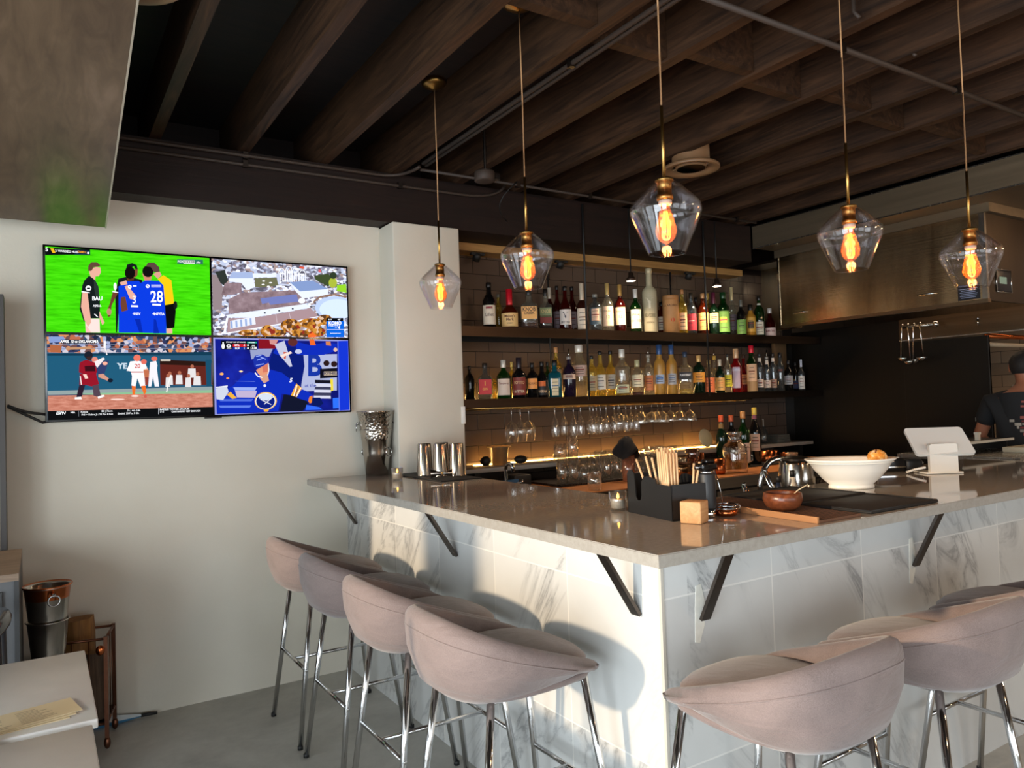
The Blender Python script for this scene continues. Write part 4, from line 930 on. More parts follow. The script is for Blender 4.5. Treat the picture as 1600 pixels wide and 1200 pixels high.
W('black bottle with orange diamond label',831,567,20,F1,'round','black',('#e8964a',.30,.62,.85),'#101010',.10,[("ADRIA'S",.5,.06,'#7a3a14')])
W('black bottle with orange rising sun on its label',846,565,20,F1,'bourbon','black',('#171312',.10,.55,1.0),'#121010',.10,[('AVERNA',.25,.07,'#d8b088')],lab2=('#d8641c',.42,.60,.55))
W('small green necked bottle behind the teal one',855,566,13,F3,'round','green',None,'#1a1a18',.08)
W('clear amber bottle with tan cork behind teal bottle',868,543,18,F3,'round','yellow',('#b9a48a',.30,.58),'#c08a58',.08)
W('teal blue tapered gin bottle with black stopper',866,563,24,F1,'tapered','teal',('#d9c39a',.08,.66,.55),'#12100f',.12,None,emb='#2a5a7a')
W('dark purple bottle with pour spout and pale sash label',888,545,21,F1,'round','purple',('#d3b9a6',.44,.56,1.2),'#8a8680',.05,spout=True)
W('large clear bottle with white stopper and pink upper label',904,539.5,26,F2,'slim','clear',('#d6b6a8',.42,.64,1.2),'#e2ddd2',.11)
W('yellow bottle behind black hanging rod',924,556,17,F1,'round','yellow',('#9a8a6a',.15,.5),'#1a1816',.06)
W('clear bottle with grey fan label, left of two',937,549,18,F1,'bourbon','yellow',('#c9c4b8',.18,.56,1.1),'#151413',.06,None,emb='#4a4a52')
W('clear bottle with grey fan label, right of two',953,548,17,F2,'bourbon','yellow',('#c9c4b8',.20,.58,1.1),'#151413',.06,None,emb='#4a4a52')
W('wide clear bottle with white cap and ribbed sides',971,546,25,F1,'round','clear',('#b9bda0',.06,.24,.9),'#dcd9d0',.14,level=(.16,'yellow'))
W('short clear bottle with cream cap and amber foot',995,563,21,F1,'flask','clear',('#c9c2a8',.24,.58,1.0),'#b9b48c',.15,level=(.10,'amber'))
W('clear spouted bottle left of the frosted pair',1012,542,17,F1,'wine','clear',('#a8643a',.12,.48,.9),'#8a8478',.05,spout=True)
W('frosted yellow vodka bottle with blue neck, left of pair',1029,539,18,F1,'slim','frosty',('#8aa0c0',.22,.40,.9),'#2a4a7a',.16,None,emb='#2a5a9a')
W('frosted yellow vodka bottle with blue neck, right of pair',1048,539,17,F1,'slim','frosty',('#9aa0a8',.20,.42,.9),'#2a4a7a',.16,None,emb='#5a6a8a')
W('square clear rum bottle with black band label',1069.6,550,24,F1,'square','clear',('#151516',.34,.52,1.05),'#2a3a52',.10,[('PLANTERAY',.6,.05,'#d8d8d8')],level=(.12,'yellow'))
W('dark green bottle with orange label and gold neck bands',1091,555.6,19,F1,'flask','dkgreen',('#e8a040',.30,.56,1.3),'#d8b070',.14,None,emb='#5a2a12')
W('orange-pink labelled clear bottle',1107,563,17,F1,'bourbon','clear',('#e87a4a',.05,.56,1.3),'#9a8a5a',.08,None,emb='#b04a2a',level=(.5,'amber'))
W('round glass decanter with spout behind orange labels',1115,545,19,F3,'globe','clear',None,'#c9a44a',.08,spout=True)
W('short dark bottle with orange label and white capped neck',1124,562,15,F1,'round','dkgreen',('#e0a860',.08,.46,1.2),'#d6ccb8',.16,None,emb='#b0402a')
W('thin clear bottle with yellow label',1136,553,13,F1,'round','clear',('#d8c82a',.16,.46,1.2),'#1a1816',.06,None,emb='#2a2a1a')
W('bright red aperitif bottle with cream cap',1149,545,17,F1,'slim','campari',('#b8a4b4',.12,.66,.7),'#d2ac84',.18,[('CAMPARI',.86,.06,'#d8d8e8')])
W('red-footed bottle with pale orange label',1161,554,14,F2,'bourbon','campari',('#d8905a',.24,.52,1.2),'#3a2a24',.08)
W('green bottle with bright red cap and tall cream label',1173,540,16,F1,'slim','green',('#dcb490',.24,.62,1.25),'#d01c34',.13,None,emb='#8a4a2a',lab2=('#a8845a',.02,.235,1.3))
W('clear slim bottle with white neck band, first of three',1186,552,11,F1,'slim','grey',('#d8c2b4',.12,.33,1.2),'#221d1b',.06,lab2=('#d8c8b8',.78,.88,1.3))
W('clear slim spouted bottle with white neck band, middle of three',1197,547,11,F1,'slim','grey',('#d8c2b4',.12,.33,1.2),'#8a8680',.05,spout=True,lab2=('#d8c8b8',.78,.9,1.3))
W('clear slim bottle with white neck band, last of three',1207,552,10,F1,'slim','grey',('#b08a74',.10,.33,1.2),'#221d1b',.06,lab2=('#d8c8b8',.78,.88,1.3))
W('silver grey bottle in front of the brown carton',1218,551,12,F1,'slim','grey',('#2a2c30',.48,.58,1.2),'#17151a',.1)
W('dark bottle with torn grey label',1231,563,14,F1,'round','black',('#9a9a9e',.22,.50,1.1),'#17171a',.1)
W('small dark bottle with blue label',1242,566,11,F2,'round','black',('#2a3a6a',.10,.36,1.2),'#14141a',.1)
W('white labelled dark bottle left of the rightmost',1251,562,10,F1,'round','grey',('#d6d2cc',.06,.48,1.2),'#b9c2d2',.2)
W('rightmost dark bottle with white cap and side label',1260,558,12,F2,'round','black',('#c9c6c0',.10,.62,.9),'#e2dedc',.14)
q0,q1=ony(1207,533,4.27),ony(1227,574,4.27)
o=MB().box((q0[0],4.25,ZL+.0006),(q1[0],4.285,float(q0[2])-.004),bev=.003).build('carton',mat('brown_card','#6a4e30',.7,0,.1,20)); tag(o,'flat brown carton standing behind slim bottles at end of lower shelf','carton')

# ================================================================ glasses hanging below the lower shelf
GLASS=glass('clear_drinking_glass',(.96,.95,.93),.10,.8,1.9,.06,'#d8cfc0',.05)
rk=thing('glass_rack','brass wire stemware rack under the lower bottle shelf','rack',(3.5,4.1,1.41))
for k in range(16):
    x=2.33+k*.155
    if x<4.75: MB().tube([(x-3.5,-.13,.0),(x-3.5,.19,.0)],.0035,6).build('rack_rail',BRASS,rk)
MB().tube([(2.16-3.5,-.135,.008),(4.72-3.5,-.135,.008)],.004,6).build('front_rail',BRASS,rk); MB().tube([(2.2-3.5,.195,.008),(4.72-3.5,.195,.008)],.004,6).build('rear_rail',BRASS,rk)
for x in (2.3,3.4,4.5): MB().tube([(x-3.5,-.13,.01),(x-3.5,-.13,.0145)],.004,6).build('hanger',BRASS,rk)
GKIND={'wine':([(.034,0),(.033,-.003),(.006,-.008),(.0036,-.02),(.0034,-.085),(.008,-.095),(.032,-.113),(.043,-.140),(.045,-.165),(.040,-.20),(.034,-.225)],'large wine glass'),
 'flute':([(.031,0),(.030,-.003),(.006,-.008),(.0036,-.02),(.0034,-.070),(.008,-.080),(.021,-.108),(.0255,-.145),(.0255,-.180),(.0225,-.205)],'champagne flute'),
 'coupe':([(.033,0),(.032,-.003),(.006,-.008),(.0036,-.02),(.0034,-.062),(.010,-.070),(.036,-.088),(.049,-.115),(.051,-.140),(.050,-.15)],'coupe glass')}
GP={}
HANG=[('wine',799,4.02),('wine',813,4.08),('wine',826,4.16)]+[('flute',p,r) for p,r in ((867,3.99),(881,4.12),(896,4.00),(907,4.0),(922,4.1),(927,4.0),(932,4.2),(938,4.0),(947.5,4.1),(960,4.12),(966,4.24),(978,4.12),(986,4.24),(994,4.12))]+[('coupe',p,r) for p,r in ((968,4.0),(1001,4.02),(1004,4.22),(1019,4.13),(1028,4.25),(1035,4.02),(1048,4.12),(1063,4.2),(1078,4.04))]
cnt={}
for kind,px,row in HANG:
    prof,nm=GKIND[kind]; i=cnt.get(kind,0); cnt[kind]=i+1
    if kind not in GP:
        GP[kind]=MB().open_lathe(prof+[(0.0001,-.0)] if False else prof,n=24).build(nm.replace(' ','_'),GLASS); o=GP[kind]
    else: o=GP[kind].copy(); COL.objects.link(o)
    x=float(ony(px,650,row)[0]); o.location=(x,row,1.4215)
    tot=sum(1 for h in HANG if h[0]==kind)
    wh={'wine':('left','middle','right')}.get(kind,None)
    lb=('%s of three large wine glasses hanging upside down at left end of shelf'%wh[i]) if wh else ('%s %s from the left hanging upside down under the shelf'%(ordn(i),nm))
    tag(o,lb,'glass',None,None); o['group']=nm+'s hanging under the lower shelf'
# ================================================================ back counter behind the bar
ZB=.935
def back_counter():
    t=thing('back_counter','orange-lit wooden counter with steel edge behind the bar','counter',(4.0,3.7,0)); o=Vector(t.location)
    def w(n,a,b,m,bev=0): ob=MB().box(a,b,bev=bev).build(n,m,t); ob.location=-o; return ob
    w('wood_top',(2.56,3.30,ZB-.012),(5.3,4.045,ZB),m_wood('honey_wood','#b9713c','#d6935a','X',.3,1.0,.05,.5))
    w('steel_edge',(2.56,3.285,ZB-.07),(5.3,3.299,ZB-.004),STEELX)
    w('cabinet_body',(2.60,3.34,.1),(5.3,4.04,ZB-.013),BLACKM)
    w('plinth',(2.62,3.40,0),(5.28,4.03,.0995),BLACK)
    for x in (3.25,3.9,4.55):
        d=w('cabinet_door',(x-.30,3.325,.13),(x+.30,3.339,ZB-.09),STEELX); k=MB().tube([(x+.2,3.318,.80),(x+.2,3.300,.80),(x+.2,3.300,.70),(x+.2,3.318,.70)],.005,6).build('handle',CHROME,d)
    d=MB().lathe([(.012,0),(.012,.008),(.008,.010)],n=14,M=Matrix.Translation((3.43,3.285,ZB-.036))@Matrix.Rotation(PI/2,4,'X')).build('round_lock',CAST,t); d.location=-o
back_counter()
def ledge():
    t=thing('wall_ledge','pale stone ledge along the brown tile wall behind the glasses','ledge',(3.8,4.2,1.0)); o=Vector(t.location)
    ob=MB().box((2.108,4.06,1.018),(5.59,4.345,1.045),bev=.002).build('slab',mat('pale_ledge_stone','#a8a39a',.35,0,.1,12),t); ob.location=-o
    ob=MB().box((2.4,4.30,1.0462),(4.7,4.312,1.0492)).build('light_strip',emit('amber_led_strip',(1.0,.55,.16),48.0),t); ob.location=-o
    for x in (2.3,5.45): ob=MB().box((x-.02,4.08,.9),(x+.02,4.34,1.0175)).build('bracket',BLACKM,t); ob.location=-o
    ob=MB().box((2.2,4.2,.0),(2.54,4.345,1.0175)).build('support_panel',BLACKM,t); ob.location=-o
ledge()
def single(name,mb,m,label,cat,group=None,loc=None,rotz=0): return tag(mb.build(name,m,None,loc,rotz),label,cat,group)
# bar mat under the glasses
MATN=Vector((2.60,3.61,ZB))
def mat_rubber():
    t=thing('bar_mat','long dark ribbed rubber mat under drinking glasses on back counter','bar mat',(3.25,3.82,ZB+.0006)); o=Vector(t.location)
    m=mat('brown_black_rubber','#231812',.6); mb=MB(); mb.box((2.62,3.64,ZB+.0006),(3.92,4.04,ZB+.010)); 
    for i in range(64): mb.box((2.63+i*.02,3.634,ZB+.002),(2.642+i*.02,3.64,ZB+.013))
    for i in range(19): mb.box((2.614,3.65+i*.02,ZB+.002),(2.62,3.662+i*.02,ZB+.013))
    ob=mb.build('ribbed_sheet',m,t); ob.location=-o
mat_rubber()
ZM=ZB+.0115
def glass_mesh(name,r0,r1,h,th=.004,n=24,dimple=False):
    p=[(r0*.6,.001),(r0,.0),(r0+ (r1-r0)*.5,h*.5),(r1,h),(r1-th*.6,h),(r0+(r1-r0)*.5-th,h*.5),(r0-th,.012),(0.0005,.010)]
    return MB().open_lathe([(0.0005,0.0)]+p,n=n)
protos={}
def put(kind,x,y,z,label,group,flip=False):
    if kind not in protos:
        a={'tumbler':(.033,.040,.085),'highball':(.030,.034,.145),'rocks':(.038,.043,.095),'shot':(.02,.026,.06)}[kind]
        o=glass_mesh(kind+'_glass',*a).build({'tumbler':'tumbler_glass','highball':'highball_glass','rocks':'rocks_glass','shot':'shot_glass'}[kind],GLASS); protos[kind]=o
    else: o=protos[kind].copy(); COL.objects.link(o)
    o.location=(x,y,z); o.rotation_euler=(0,0,0)
    if flip: o.rotation_euler=(PI,0,0); o.location=(x,y,z+{'tumbler':.085,'highball':.145,'rocks':.095,'shot':.06}[kind])
    return tag(o,label,'glass',group)
# two stacks of tall glasses at the left end
for j,(x,y,nn,lb) in enumerate(((2.665,3.70,2,'left'),(2.690,3.80,2,'right'))):
    pass
put('highball',2.672,3.70,ZM,'lower highball glass of shorter stack at left end of the rubber mat','highball glasses at left end of mat',True)
put('rocks',2.672,3.71,ZM+.146,'small glass topping the shorter stack at left end of the mat','highball glasses at left end of mat',True)
put('highball',2.752,3.69,ZM,'lower highball glass of taller stack at left end of the rubber mat','highball glasses at left end of mat',True)
put('highball',2.752,3.69,ZM+.146,'upper highball glass of taller stack at left end of the mat','highball glasses at left end of mat',True)
NR=['front row','second row','third row','back row']
for r in range(4):
    y=3.70+.092*r; xs=[2.845+.089*i+(.03 if r%2 else 0) for i in range(11 if r else 10)]
    for i,x in enumerate(xs):
        kind='highball' if (2<=i<=4 and r<2) or (r==3) else ('rocks' if i in (0,1) else 'tumbler')
        if i==5 and r==0: continue
        if x>3.88: continue
        put(kind,x,y,ZM,'%s glass upside down on the mat, %s, %s from left'%({'highball':'highball','rocks':'wide rocks','tumbler':'short tumbler'}[kind],NR[r],ordn(i)),'upside-down glasses on the rubber mat',True)
        if r==1 and i in (5,8,9) : put('tumbler',x,y,ZM+{'highball':.146,'rocks':.096,'tumbler':.086}[kind],'tumbler stacked on a second-row glass, %s from left'%ordn((5,8,9).index(i)),'tumblers stacked on other glasses',True)
        if r==2 and i in (3,4,8,9): put('tumbler',x,y,ZM+{'highball':.146,'rocks':.096,'tumbler':.086}[kind],'tumbler stacked on a third-row glass, %s from left'%ordn((3,4,8,9).index(i)),'tumblers stacked on other glasses',True)
q=onz(928,766,ZB); put('rocks',2.66,3.37,ZB+.0005,'single clear rocks glass at the front left corner of the wooden counter',None)
# pinkish ribbed pitcher with a black cloth over it
t=thing('pitcher','clear ribbed plastic pitcher under a black cloth among the glasses','pitcher',(3.10,3.585,ZB+.0006))
PINK=glass('pinkish_plastic',(.86,.70,.60),.06,.5,2.5,.1,'#c08a70',.35)
MB().open_lathe([(.0005,.0),(.036,.0),(.040,.06),(.043,.16),(.041,.16),(.037,.06),(.033,.004)],n=24).build('jug_body',PINK,t)
MB().tube([(.042,0,.13),(.075,0,.125),(.078,0,.06),(.041,0,.04)],.006,8).build('handle',PINK,t)
def cloth():
    rnd=random.Random(4); mb=MB(); n,m=18,8; vs=[];fs=[]
    for j in range(m+1):
        for i in range(n):
            a=2*PI*i/n; k=j/m; r=.004+.085*k*(1+.22*sin(3*a+1)+.12*sin(5*a)); z=.055*(1-k**1.6)-.055*k**2*(1+.5*sin(2*a+.6))+.006*rnd.uniform(-1,1)
            vs.append((r*cos(a),r*sin(a)*.75,z))
    for j in range(m):
        for i in range(n): fs.append((j*n+i,j*n+(i+1)%n,(j+1)*n+(i+1)%n,(j+1)*n+i))
    mb.add(vs,fs,0,True); o=mb.build('bar_cloth',mat('black_cloth','#14100e',.95),None,(3.10,3.59,1.155)); s=o.modifiers.new('thickness','SOLIDIFY'); s.thickness=.003
    tag(o,'crumpled black bar cloth draped over a pitcher among the glasses','cloth')
cloth()
# left end of the ledge
t=thing('container','cream plastic tub with rim on the stone ledge beside the pillar','tub',(2.535,4.20,1.0455))
TUB=glass('cream_translucent',(.8,.7,.5),.04,.3,2.5,.3,'#cdb285',.7)
MB().open_lathe([(.0005,0),(.048,0),(.064,.115),(.080,.117),(.080,.123),(.062,.123),(.046,.004)],n=28).build('tub_body',TUB,t); MB().lathe([(.0485,.05),(.0535,.052),(.0535,.058),(.0485,.058)],n=24).build('band',mat('cream_band','#b99c72',.5),t)
single('ice_scoop',MB().lathe([(.018,0),(.03,.015),(.032,.045),(.02,.055)],n=14,M=Matrix.Rotation(PI/2,4,'Y')),BLACK,'small dark container lying on the ledge left of the cream tub','container',None,(2.395,4.19,1.0785))
single('tool_roll',MB().sphere((0,0,.028),(.05,.035,.027)),BLACK,'dark bag slumped on the ledge right of the cream tub','bag',None,(2.68,4.17,1.0465))
t=thing('sink_station','black sink station with blue sign behind the left bar arm','sink unit',(2.2,3.65,0)); 
MB().box((-.085,-.22,0),(.34,.30,.9)).build('cabinet_body',BLACKM,t)
MB().box((-.05,-.2,.9005),(.2,.1,.9025)).build('basin_rim',STEELX,t)
s=MB().box((-.09,.05,.905),(.16,.055,1.0)).build('blue_sign',mat('blue_sign','#3a6f9c',.5),t); MB().box((-.07,.0485,.96),(.12,.0497,.985)).build('sign_stripe',mat('pale_sign','#c9d6da',.5),s)
fa=MB(); fa.tube([(.03,-.02,.903),(.03,-.02,1.06)]+arc((.03,-.02,1.06),(.03,-.02,1.12),(.03,-.09,1.10))+[(.03,-.10,1.06)],.010,10); fa.build('faucet',CHROME,t)
MB().tube([(.09,-.02,.903),(.09,-.02,.98),(.13,-.05,1.0)],.008,8).build('faucet_lever',CHROME,t)
single('bin',MB().box((-.06,-.06,0),(.06,.06,.11),bev=.006),BLACK,'small black box on the sink station left of the glass stacks','box',None,(2.455,3.86,.9012))

# right half of the back counter
DARKR=mat('black_rubber','#0f0e0d',.7)
single('bar_mat',MB().box((3.98,3.62,ZB+.0006),(4.62,3.95,ZB+.008),bev=.002),DARKR,'black mat under the wine bottles on the back counter','bar mat')
def jug():
    t=thing('carafe','large clear glass jug with patterned glass stopper on the wooden counter','jug',(3.93,3.46,ZB+.0006))
    CL=glass('clear_jug_glass',(.95,.93,.88),.09,.75,2.0,.03)
    MB().open_lathe([(.0005,.0),(.078,.0),(.080,.02),(.078,.16),(.070,.185),(.045,.20),(.044,.215),(.047,.217),(.04,.215),(.041,.202),(.066,.182),(.073,.16),(.073,.024),(.0005,.022)],n=36).build('jug_body',CL,t)
    MB().lathe([(.036,.205),(.040,.217),(.036,.23),(.045,.25),(.052,.262),(.05,.27)],n=20).build('stopper',glass('cut_glass',(.85,.82,.8),.25,.6,1.5,.05,'#8a7a6a',.35),t)
    MB().tube([(.077,-.02,.165),(.125,-.03,.16),(.13,-.03,.075),(.078,-.02,.05)],.008,10).build('handle',CL,t)
    MB().lathe([(.0005,.024),(.071,.024),(.071,.12)],n=28).build('drink',glass('pale_drink',(.98,.86,.66),.03,.3,3,.03,'#e0a868',.25),t)
jug()
for k,(px,top,w,g,cap,lb,lab) in enumerate(((1126,649,18,'dkgreen','#d8582c','wine bottle with orange cork and gold neck behind the jug',('#8a6a3a',.74,.84,1.4)),(1142,649,18,'black','#c05a34','dark wine bottle with orange cork, second from left behind jug',None),
   (1160,643,19,'green','#c08a52','green wine bottle with two white labels right of the jug',('#d9c2b4',.06,.42,1.3)),(1178,637,18,'black','#d8b84a','dark wine bottle with pink neck, yellow stopper and pale label, tallest',('#d0b09a',.25,.56,.9)))):
    b=bottle(lb,px,top,w,3.70 if k>1 else 3.80,ZB+.008,'wine',g,lab,cap,.10,None,'wine bottles on the back counter',lab2=('#8a4a5a',.80,.90,1.5) if k==3 else None)
for k,(x,y,lb) in enumerate(((4.50,3.89,'pale bottle behind the pink-necked wine bottle, left one'),(4.585,3.90,'green bottle behind the pink-necked wine bottle, right one'))):
    px=1169+k*8; bottle(lb,px,(672,650)[k],14,y,ZB+.008,'round',('yellow','green')[k],('#cda070',.2,.6,1.2),'#8aa06a',.1,None,'wine bottles on the back counter')
o=single('serving_plate',MB().lathe([(.0,.0),(.07,.0),(.074,.004),(.07,.007),(0.0,.007)],n=36,M=Matrix.Rotation(PI/2-.25,4,'X')),mat('cream_ceramic','#ecd6a4',.35),'round cream plate leaning upright against the tiled wall','plate',None,(4.475,4.235,1.0455+.075))
t=thing('soap_dispenser','clear pump soap dispenser on the stone ledge right of wine bottles','dispenser',(5.13,4.20,1.0455))
MB().lathe([(.03,0),(.032,.004),(.032,.10),(.014,.125),(.013,.14)],n=20).build('bottle_body',GL['grey'],t); MB().tube([(0,0,.14),(0,0,.20),(-.03,-.02,.20)],.005,8).build('pump',mat('grey_plastic','#a8aaa8',.4),t)
for k in range(5): single('plate_stack' if False else 'folded_napkin',MB().box((-.085+.004*k,-.06,0),(.085-.003*k,.06,.013),bev=.004),mat('grey_linen','#5a5a54',.9),'%s folded grey napkin from the bottom, stacked on the ledge beside soap'%ordn(k),'napkin','napkins stacked on the stone ledge',(5.30,4.19,1.0455+.0134*k))
COP=mat('polished_copper','#c06a3c',.22,1.0,.1,30)
def mug(x,y,label,r=.045,h=.085,m=COP,ang=0.0,z=ZB):
    t=thing('copper_mug',label,'mug',(x,y,z+.0006),ang,'copper mugs on the back counter')
    MB().open_lathe([(.0005,0),(r*.9,0),(r,.01),(r,h),(r*.95,h),(r*.93,.012),(.0005,.008)],n=24).build('mug_body',m,t); MB().tube([(r*.98,0,h*.8),(r*1.5,0,h*.75),(r*1.5,0,h*.3),(r*.98,0,h*.22)],.004,8).build('handle',m,t)
mug(3.77,3.46,'copper mug left of the jug, front one',.043,.10,ang=2.4); mug(3.70,3.575,'copper mug left of the jug, stacked behind the front one',.043,.14,ang=2.4)
mug(4.66,3.80,'copper mug right of the wine bottles, left rear one',.06,.085); mug(4.74,3.66,'copper mug behind the kettle, wide one',.06,.075,ang=.3); mug(4.80,3.86,'copper mug behind the kettle at far right of the counter',.05,.08)
put('rocks',4.53,3.47,ZB+.0006,'empty glass on the wooden counter behind the kettle',None)
GLOBE=glass('brown_cut_glass',(.80,.66,.55),.14,.7,1.6,.05,'#6a4230',.3)
def goblet(x,y,z,label,r,h,m,gr):
    o=MB().open_lathe([(.0005,0),(r*.6,.0),(r*.62,.006),(r*.9,h*.25),(r,h*.55),(r*.93,h),(r*.88,h),(r*.94,h*.55),(r*.8,h*.25),(.0005,.014)],n=14).build('cut_glass',m,None,(x,y,z)); tag(o,label,'glass',gr)
for k,(x,y,z) in enumerate(((3.50,3.45,0),(3.60,3.40,0),(3.61,3.53,0),(3.51,3.56,0),(3.555,3.48,.092),(3.66,3.46,.092) )): 
    if k<5: goblet(x,y,ZB+.0006+z,'smoky brown cut glass in a cluster left of the copper mugs, %s'%('front left','front right','rear right','rear left','on top')[k],.046,.09,GLOBE,'smoky cut glasses on the back counter')
for k,(x,y,lb) in enumerate(((3.40,3.42,'left silver-brown metal bowl right of the straws on back counter'),(3.385,3.55,'rear silver-brown metal bowl on back counter'))):
    o=MB().open_lathe([(.0005,0),(.03,0),(.05,.03),(.055,.07),(.05,.09),(.046,.09),(.05,.07),(.046,.032),(.0005,.006)],n=24).build('metal_cup',mat('bronze_metal','#7a5a3c',.25,1.0),None,(x,y,ZB+.0006)); tag(o,lb,'cup')

# ================================================================ under-bar station and things seen over the worktop's inner edge
t=thing('speed_station','stainless under-bar station hidden behind the front worktop','bar station',(2.95,2.32,0))
MB().box((-.95,-.255,.0),(.95,.26,.89)).build('station_body',STEELX,t)
MB().box((-.95,-.258,.8905),(.95,.26,.90)).build('station_top',STEEL,t)
def kettle():
    t=thing('kettle','stainless kettle with big curved handle behind the worktop','kettle',(2.90,2.20,.9006))
    MB().lathe([(.088,0),(.090,.01),(.082,.16),(.074,.225),(.068,.24)],n=36).build('kettle_body',mat('kettle_steel','#b5b0a8',.16,1.0),t)
    MB().lathe([(.069,.2405),(.062,.25),(.03,.258),(.0,.26)],n=30).build('lid',mat('kettle_lid','#3a332e',.3,.8),t)
    d=Vector((-.93,.36,0)); pts=arc(d*.062+Vector((0,0,.249)),d*.17+Vector((0,0,.265)),d*.185+Vector((0,0,.12)),8)+[d*.18+Vector((0,0,.05))]
    h=MB().tube(pts,.013,10).build('handle',CHROME,t)
    MB().tube([d*.082+Vector((0,0,.05)),d*.175+Vector((0,0,.06))],.009,8).build('handle_foot',BLACK,h)
kettle()
for k,(x,y,h,c,lb) in enumerate(((2.67,2.12,.19,'#20283a','small dark bottle with cream label left of the kettle'),(2.75,2.11,.21,'#cfc6b4','small pale bottle beside the kettle, under its handle'),(2.99,2.13,.20,'#3a2c22','brown bitters bottle with white label in front of the kettle'),(3.07,2.14,.18,'#cfd0cc','small clear shaker between kettle and white bowl'),(3.14,2.12,.21,'#0e0d0d','black bottle with white label beside the white bowl'))):
    t=thing('bitters_bottle',lb,'bottle',(x,y,.9006),0,'small bottles around the kettle')
    r=.022; MB().lathe([(r*.95,0),(r,.005),(r,h*.66),(r*.5,h*.78),(r*.45,h*.86)],n=16).build('glass_body',mat('bb_'+c.strip('#'),c,.15),t)
    MB().lathe([(r*.5,h*.865),(r*.5,h)],n=12).build('cap',BLACK if k!=4 else WHITEP,t); MB().lathe([(r*1.02,h*.32),(r*1.02,h*.56)],n=16,a0=-2.8,a1=-.6).build('label',mat('label_e6d6bb','#e6d6bb',.6),t)
for k,(a,b,lb) in enumerate((((2.43,2.02,.93),(2.36,2.04,1.085),'chrome tong handle leaning behind the dark mats, left one'),((2.60,2.03,.93),(2.50,2.05,1.13),'chrome tong handle leaning behind the dark mats, right one'))):
    t=thing('bar_tongs',lb,'tongs',(0,0,0)); mb=MB()
    for s in (-.012,.012): MB().tube([Vector(a)+Vector((s,0,-.028)),Vector(b)+Vector((s*.6,0,0))],.006,8).build('arm',CHROME,t)
    MB().tube([Vector(b)+Vector((-.008,0,0)),Vector(b)+Vector((.008,0,.004))],.007,8).build('hinge',CHROME,t)

# ================================================================ things standing on the worktop
CT_=CT+.0006
t=thing('votive_candle','lit votive candle in small clear glass beside steel buckets','candle',(1.555,3.60,CT_))
def votive(t,s=1.0):
    MB().open_lathe([(.0005,0),(.027*s,0),(.031*s,.062*s),(.029*s,.062*s),(.025*s,.008),(.0005,.007)],n=24).build('glass_cup',GLASS,t)
    MB().lathe([(.0005,.008),(.024*s,.008),(.026*s,.036*s),(.0005,.034*s)],n=20).build('wax',mat('white_wax','#efe8da',.5),t)
    MB().lathe([(.0005,.036*s),(.005*s,.042*s),(.004*s,.048*s),(.0004,.058*s)],n=10).build('flame',emit('candle_flame',(1.0,.45,.08),9.0),t)
votive(t)
t=thing('votive_candle','lit votive candle in clear glass left of the black caddy','candle',(1.640,1.955,CT_)); votive(t,1.02)
# hammered champagne buckets, one inside the other
HAM=NT('hammered_steel'); v_=HAM.n('ShaderNodeTexVoronoi'); HAM.l(HAM.coord(),v_.inputs['Vector']); v_.inputs['Scale'].default_value=75; p_=HAM.pbr(lin('#b9b2a8'),.17,1.0); HAM.l(HAM.bump(v_.outputs['Distance'],.6,.006),p_.inputs['Normal']); HAM=HAM.m
SATIN=mat('satin_steel','#b0a9a0',.18,1.0)
def bucket(label,loc,r0,r1,h,m,ringz,nr,a0,prt=None):
    t=thing('champagne_bucket',label,'ice bucket',loc,0,'champagne buckets')
    b=MB().open_lathe([(.0005,0),(r0,0),(r0+(r1-r0)*.5,h*.5),(r1,h-.004),(r1+.006,h),(r1+.002,h+.003),(r1-.004,h-.004),(r0+(r1-r0)*.5-.003,h*.5),(r0-.003,.006),(.0005,.005)],n=40).build('bucket_body',m,t)
    for k in range(nr):
        a=a0+k*PI; rz=r0+(r1-r0)*ringz/h; c=Vector((cos(a)*(rz+.009),sin(a)*(rz+.009),ringz))
        mb=MB(); mb.sphere(c,.009,n=10,m=6); mb.tube([c+Vector((-sin(a)*.021*sin(q),cos(a)*.021*sin(q),-.021-.0*q+.021*cos(q))) +Vector((cos(a)*.006,sin(a)*.006,-.0)) for q in [2*PI*i/16 for i in range(16)]],.0035,6,closed=True); mb.build('ring_handle',CHROME,t)
    return t
bucket('lower satin steel champagne bucket standing on the worktop against the pillar',(1.592,3.965,CT_),.062,.088,.255,SATIN,.15,2,-1.15)
bucket('hammered steel champagne bucket stacked inside a smooth one on the worktop',(1.592,3.965,CT_+.11),.072,.101,.245,HAM,.18,2,-.42-PI*.0+.1)
# shakers on a black mat
single('bar_mat',MB().box((-.115,-.30,0),(.115,.28,.006),bev=.002),DARKR,'black rubber mat under steel shakers at far end of worktop','bar mat',None,(1.77,3.60,CT_),-.0)
SHK=mat('shaker_steel','#c2bab0',.13,1.0)
for k,(x,y,lb) in enumerate(((1.742,3.66,'leftmost'),(1.79,3.565,'front middle'),(1.845,3.66,'rear middle'),(1.85,3.50,'rightmost'))):
    o=MB().open_lathe([(.044,0),(.043,.004),(.036,.165),(.034,.170),(.0005,.171)],n=32).build('cocktail_shaker',SHK,None,(x,y,CT_+.0066)); tag(o,'upside-down steel cocktail shaker tin on the black mat, '+lb,'shaker','upside-down shaker tins')
t=thing('jigger','double-ended steel jigger lying in front of the shaker tins','jigger',(1.735,3.44,CT_+.030)); 
M_=Matrix.Rotation(PI/2,4,'Y'); M2=Matrix.Rotation(-.45,4,'Z')@M_
MB().open_lathe([(.023,-.06),(.006,-.004),(.005,.0),(.006,.004),(.020,.05),(.0185,.05),(.004,.002),(.0215,-.06)],n=24,M=M2).build('jigger_body',SHK,t); MB().lathe([(.0075,-.004),(.0075,.004)],n=16,M=M2).build('waist_ring',BRASS,t)
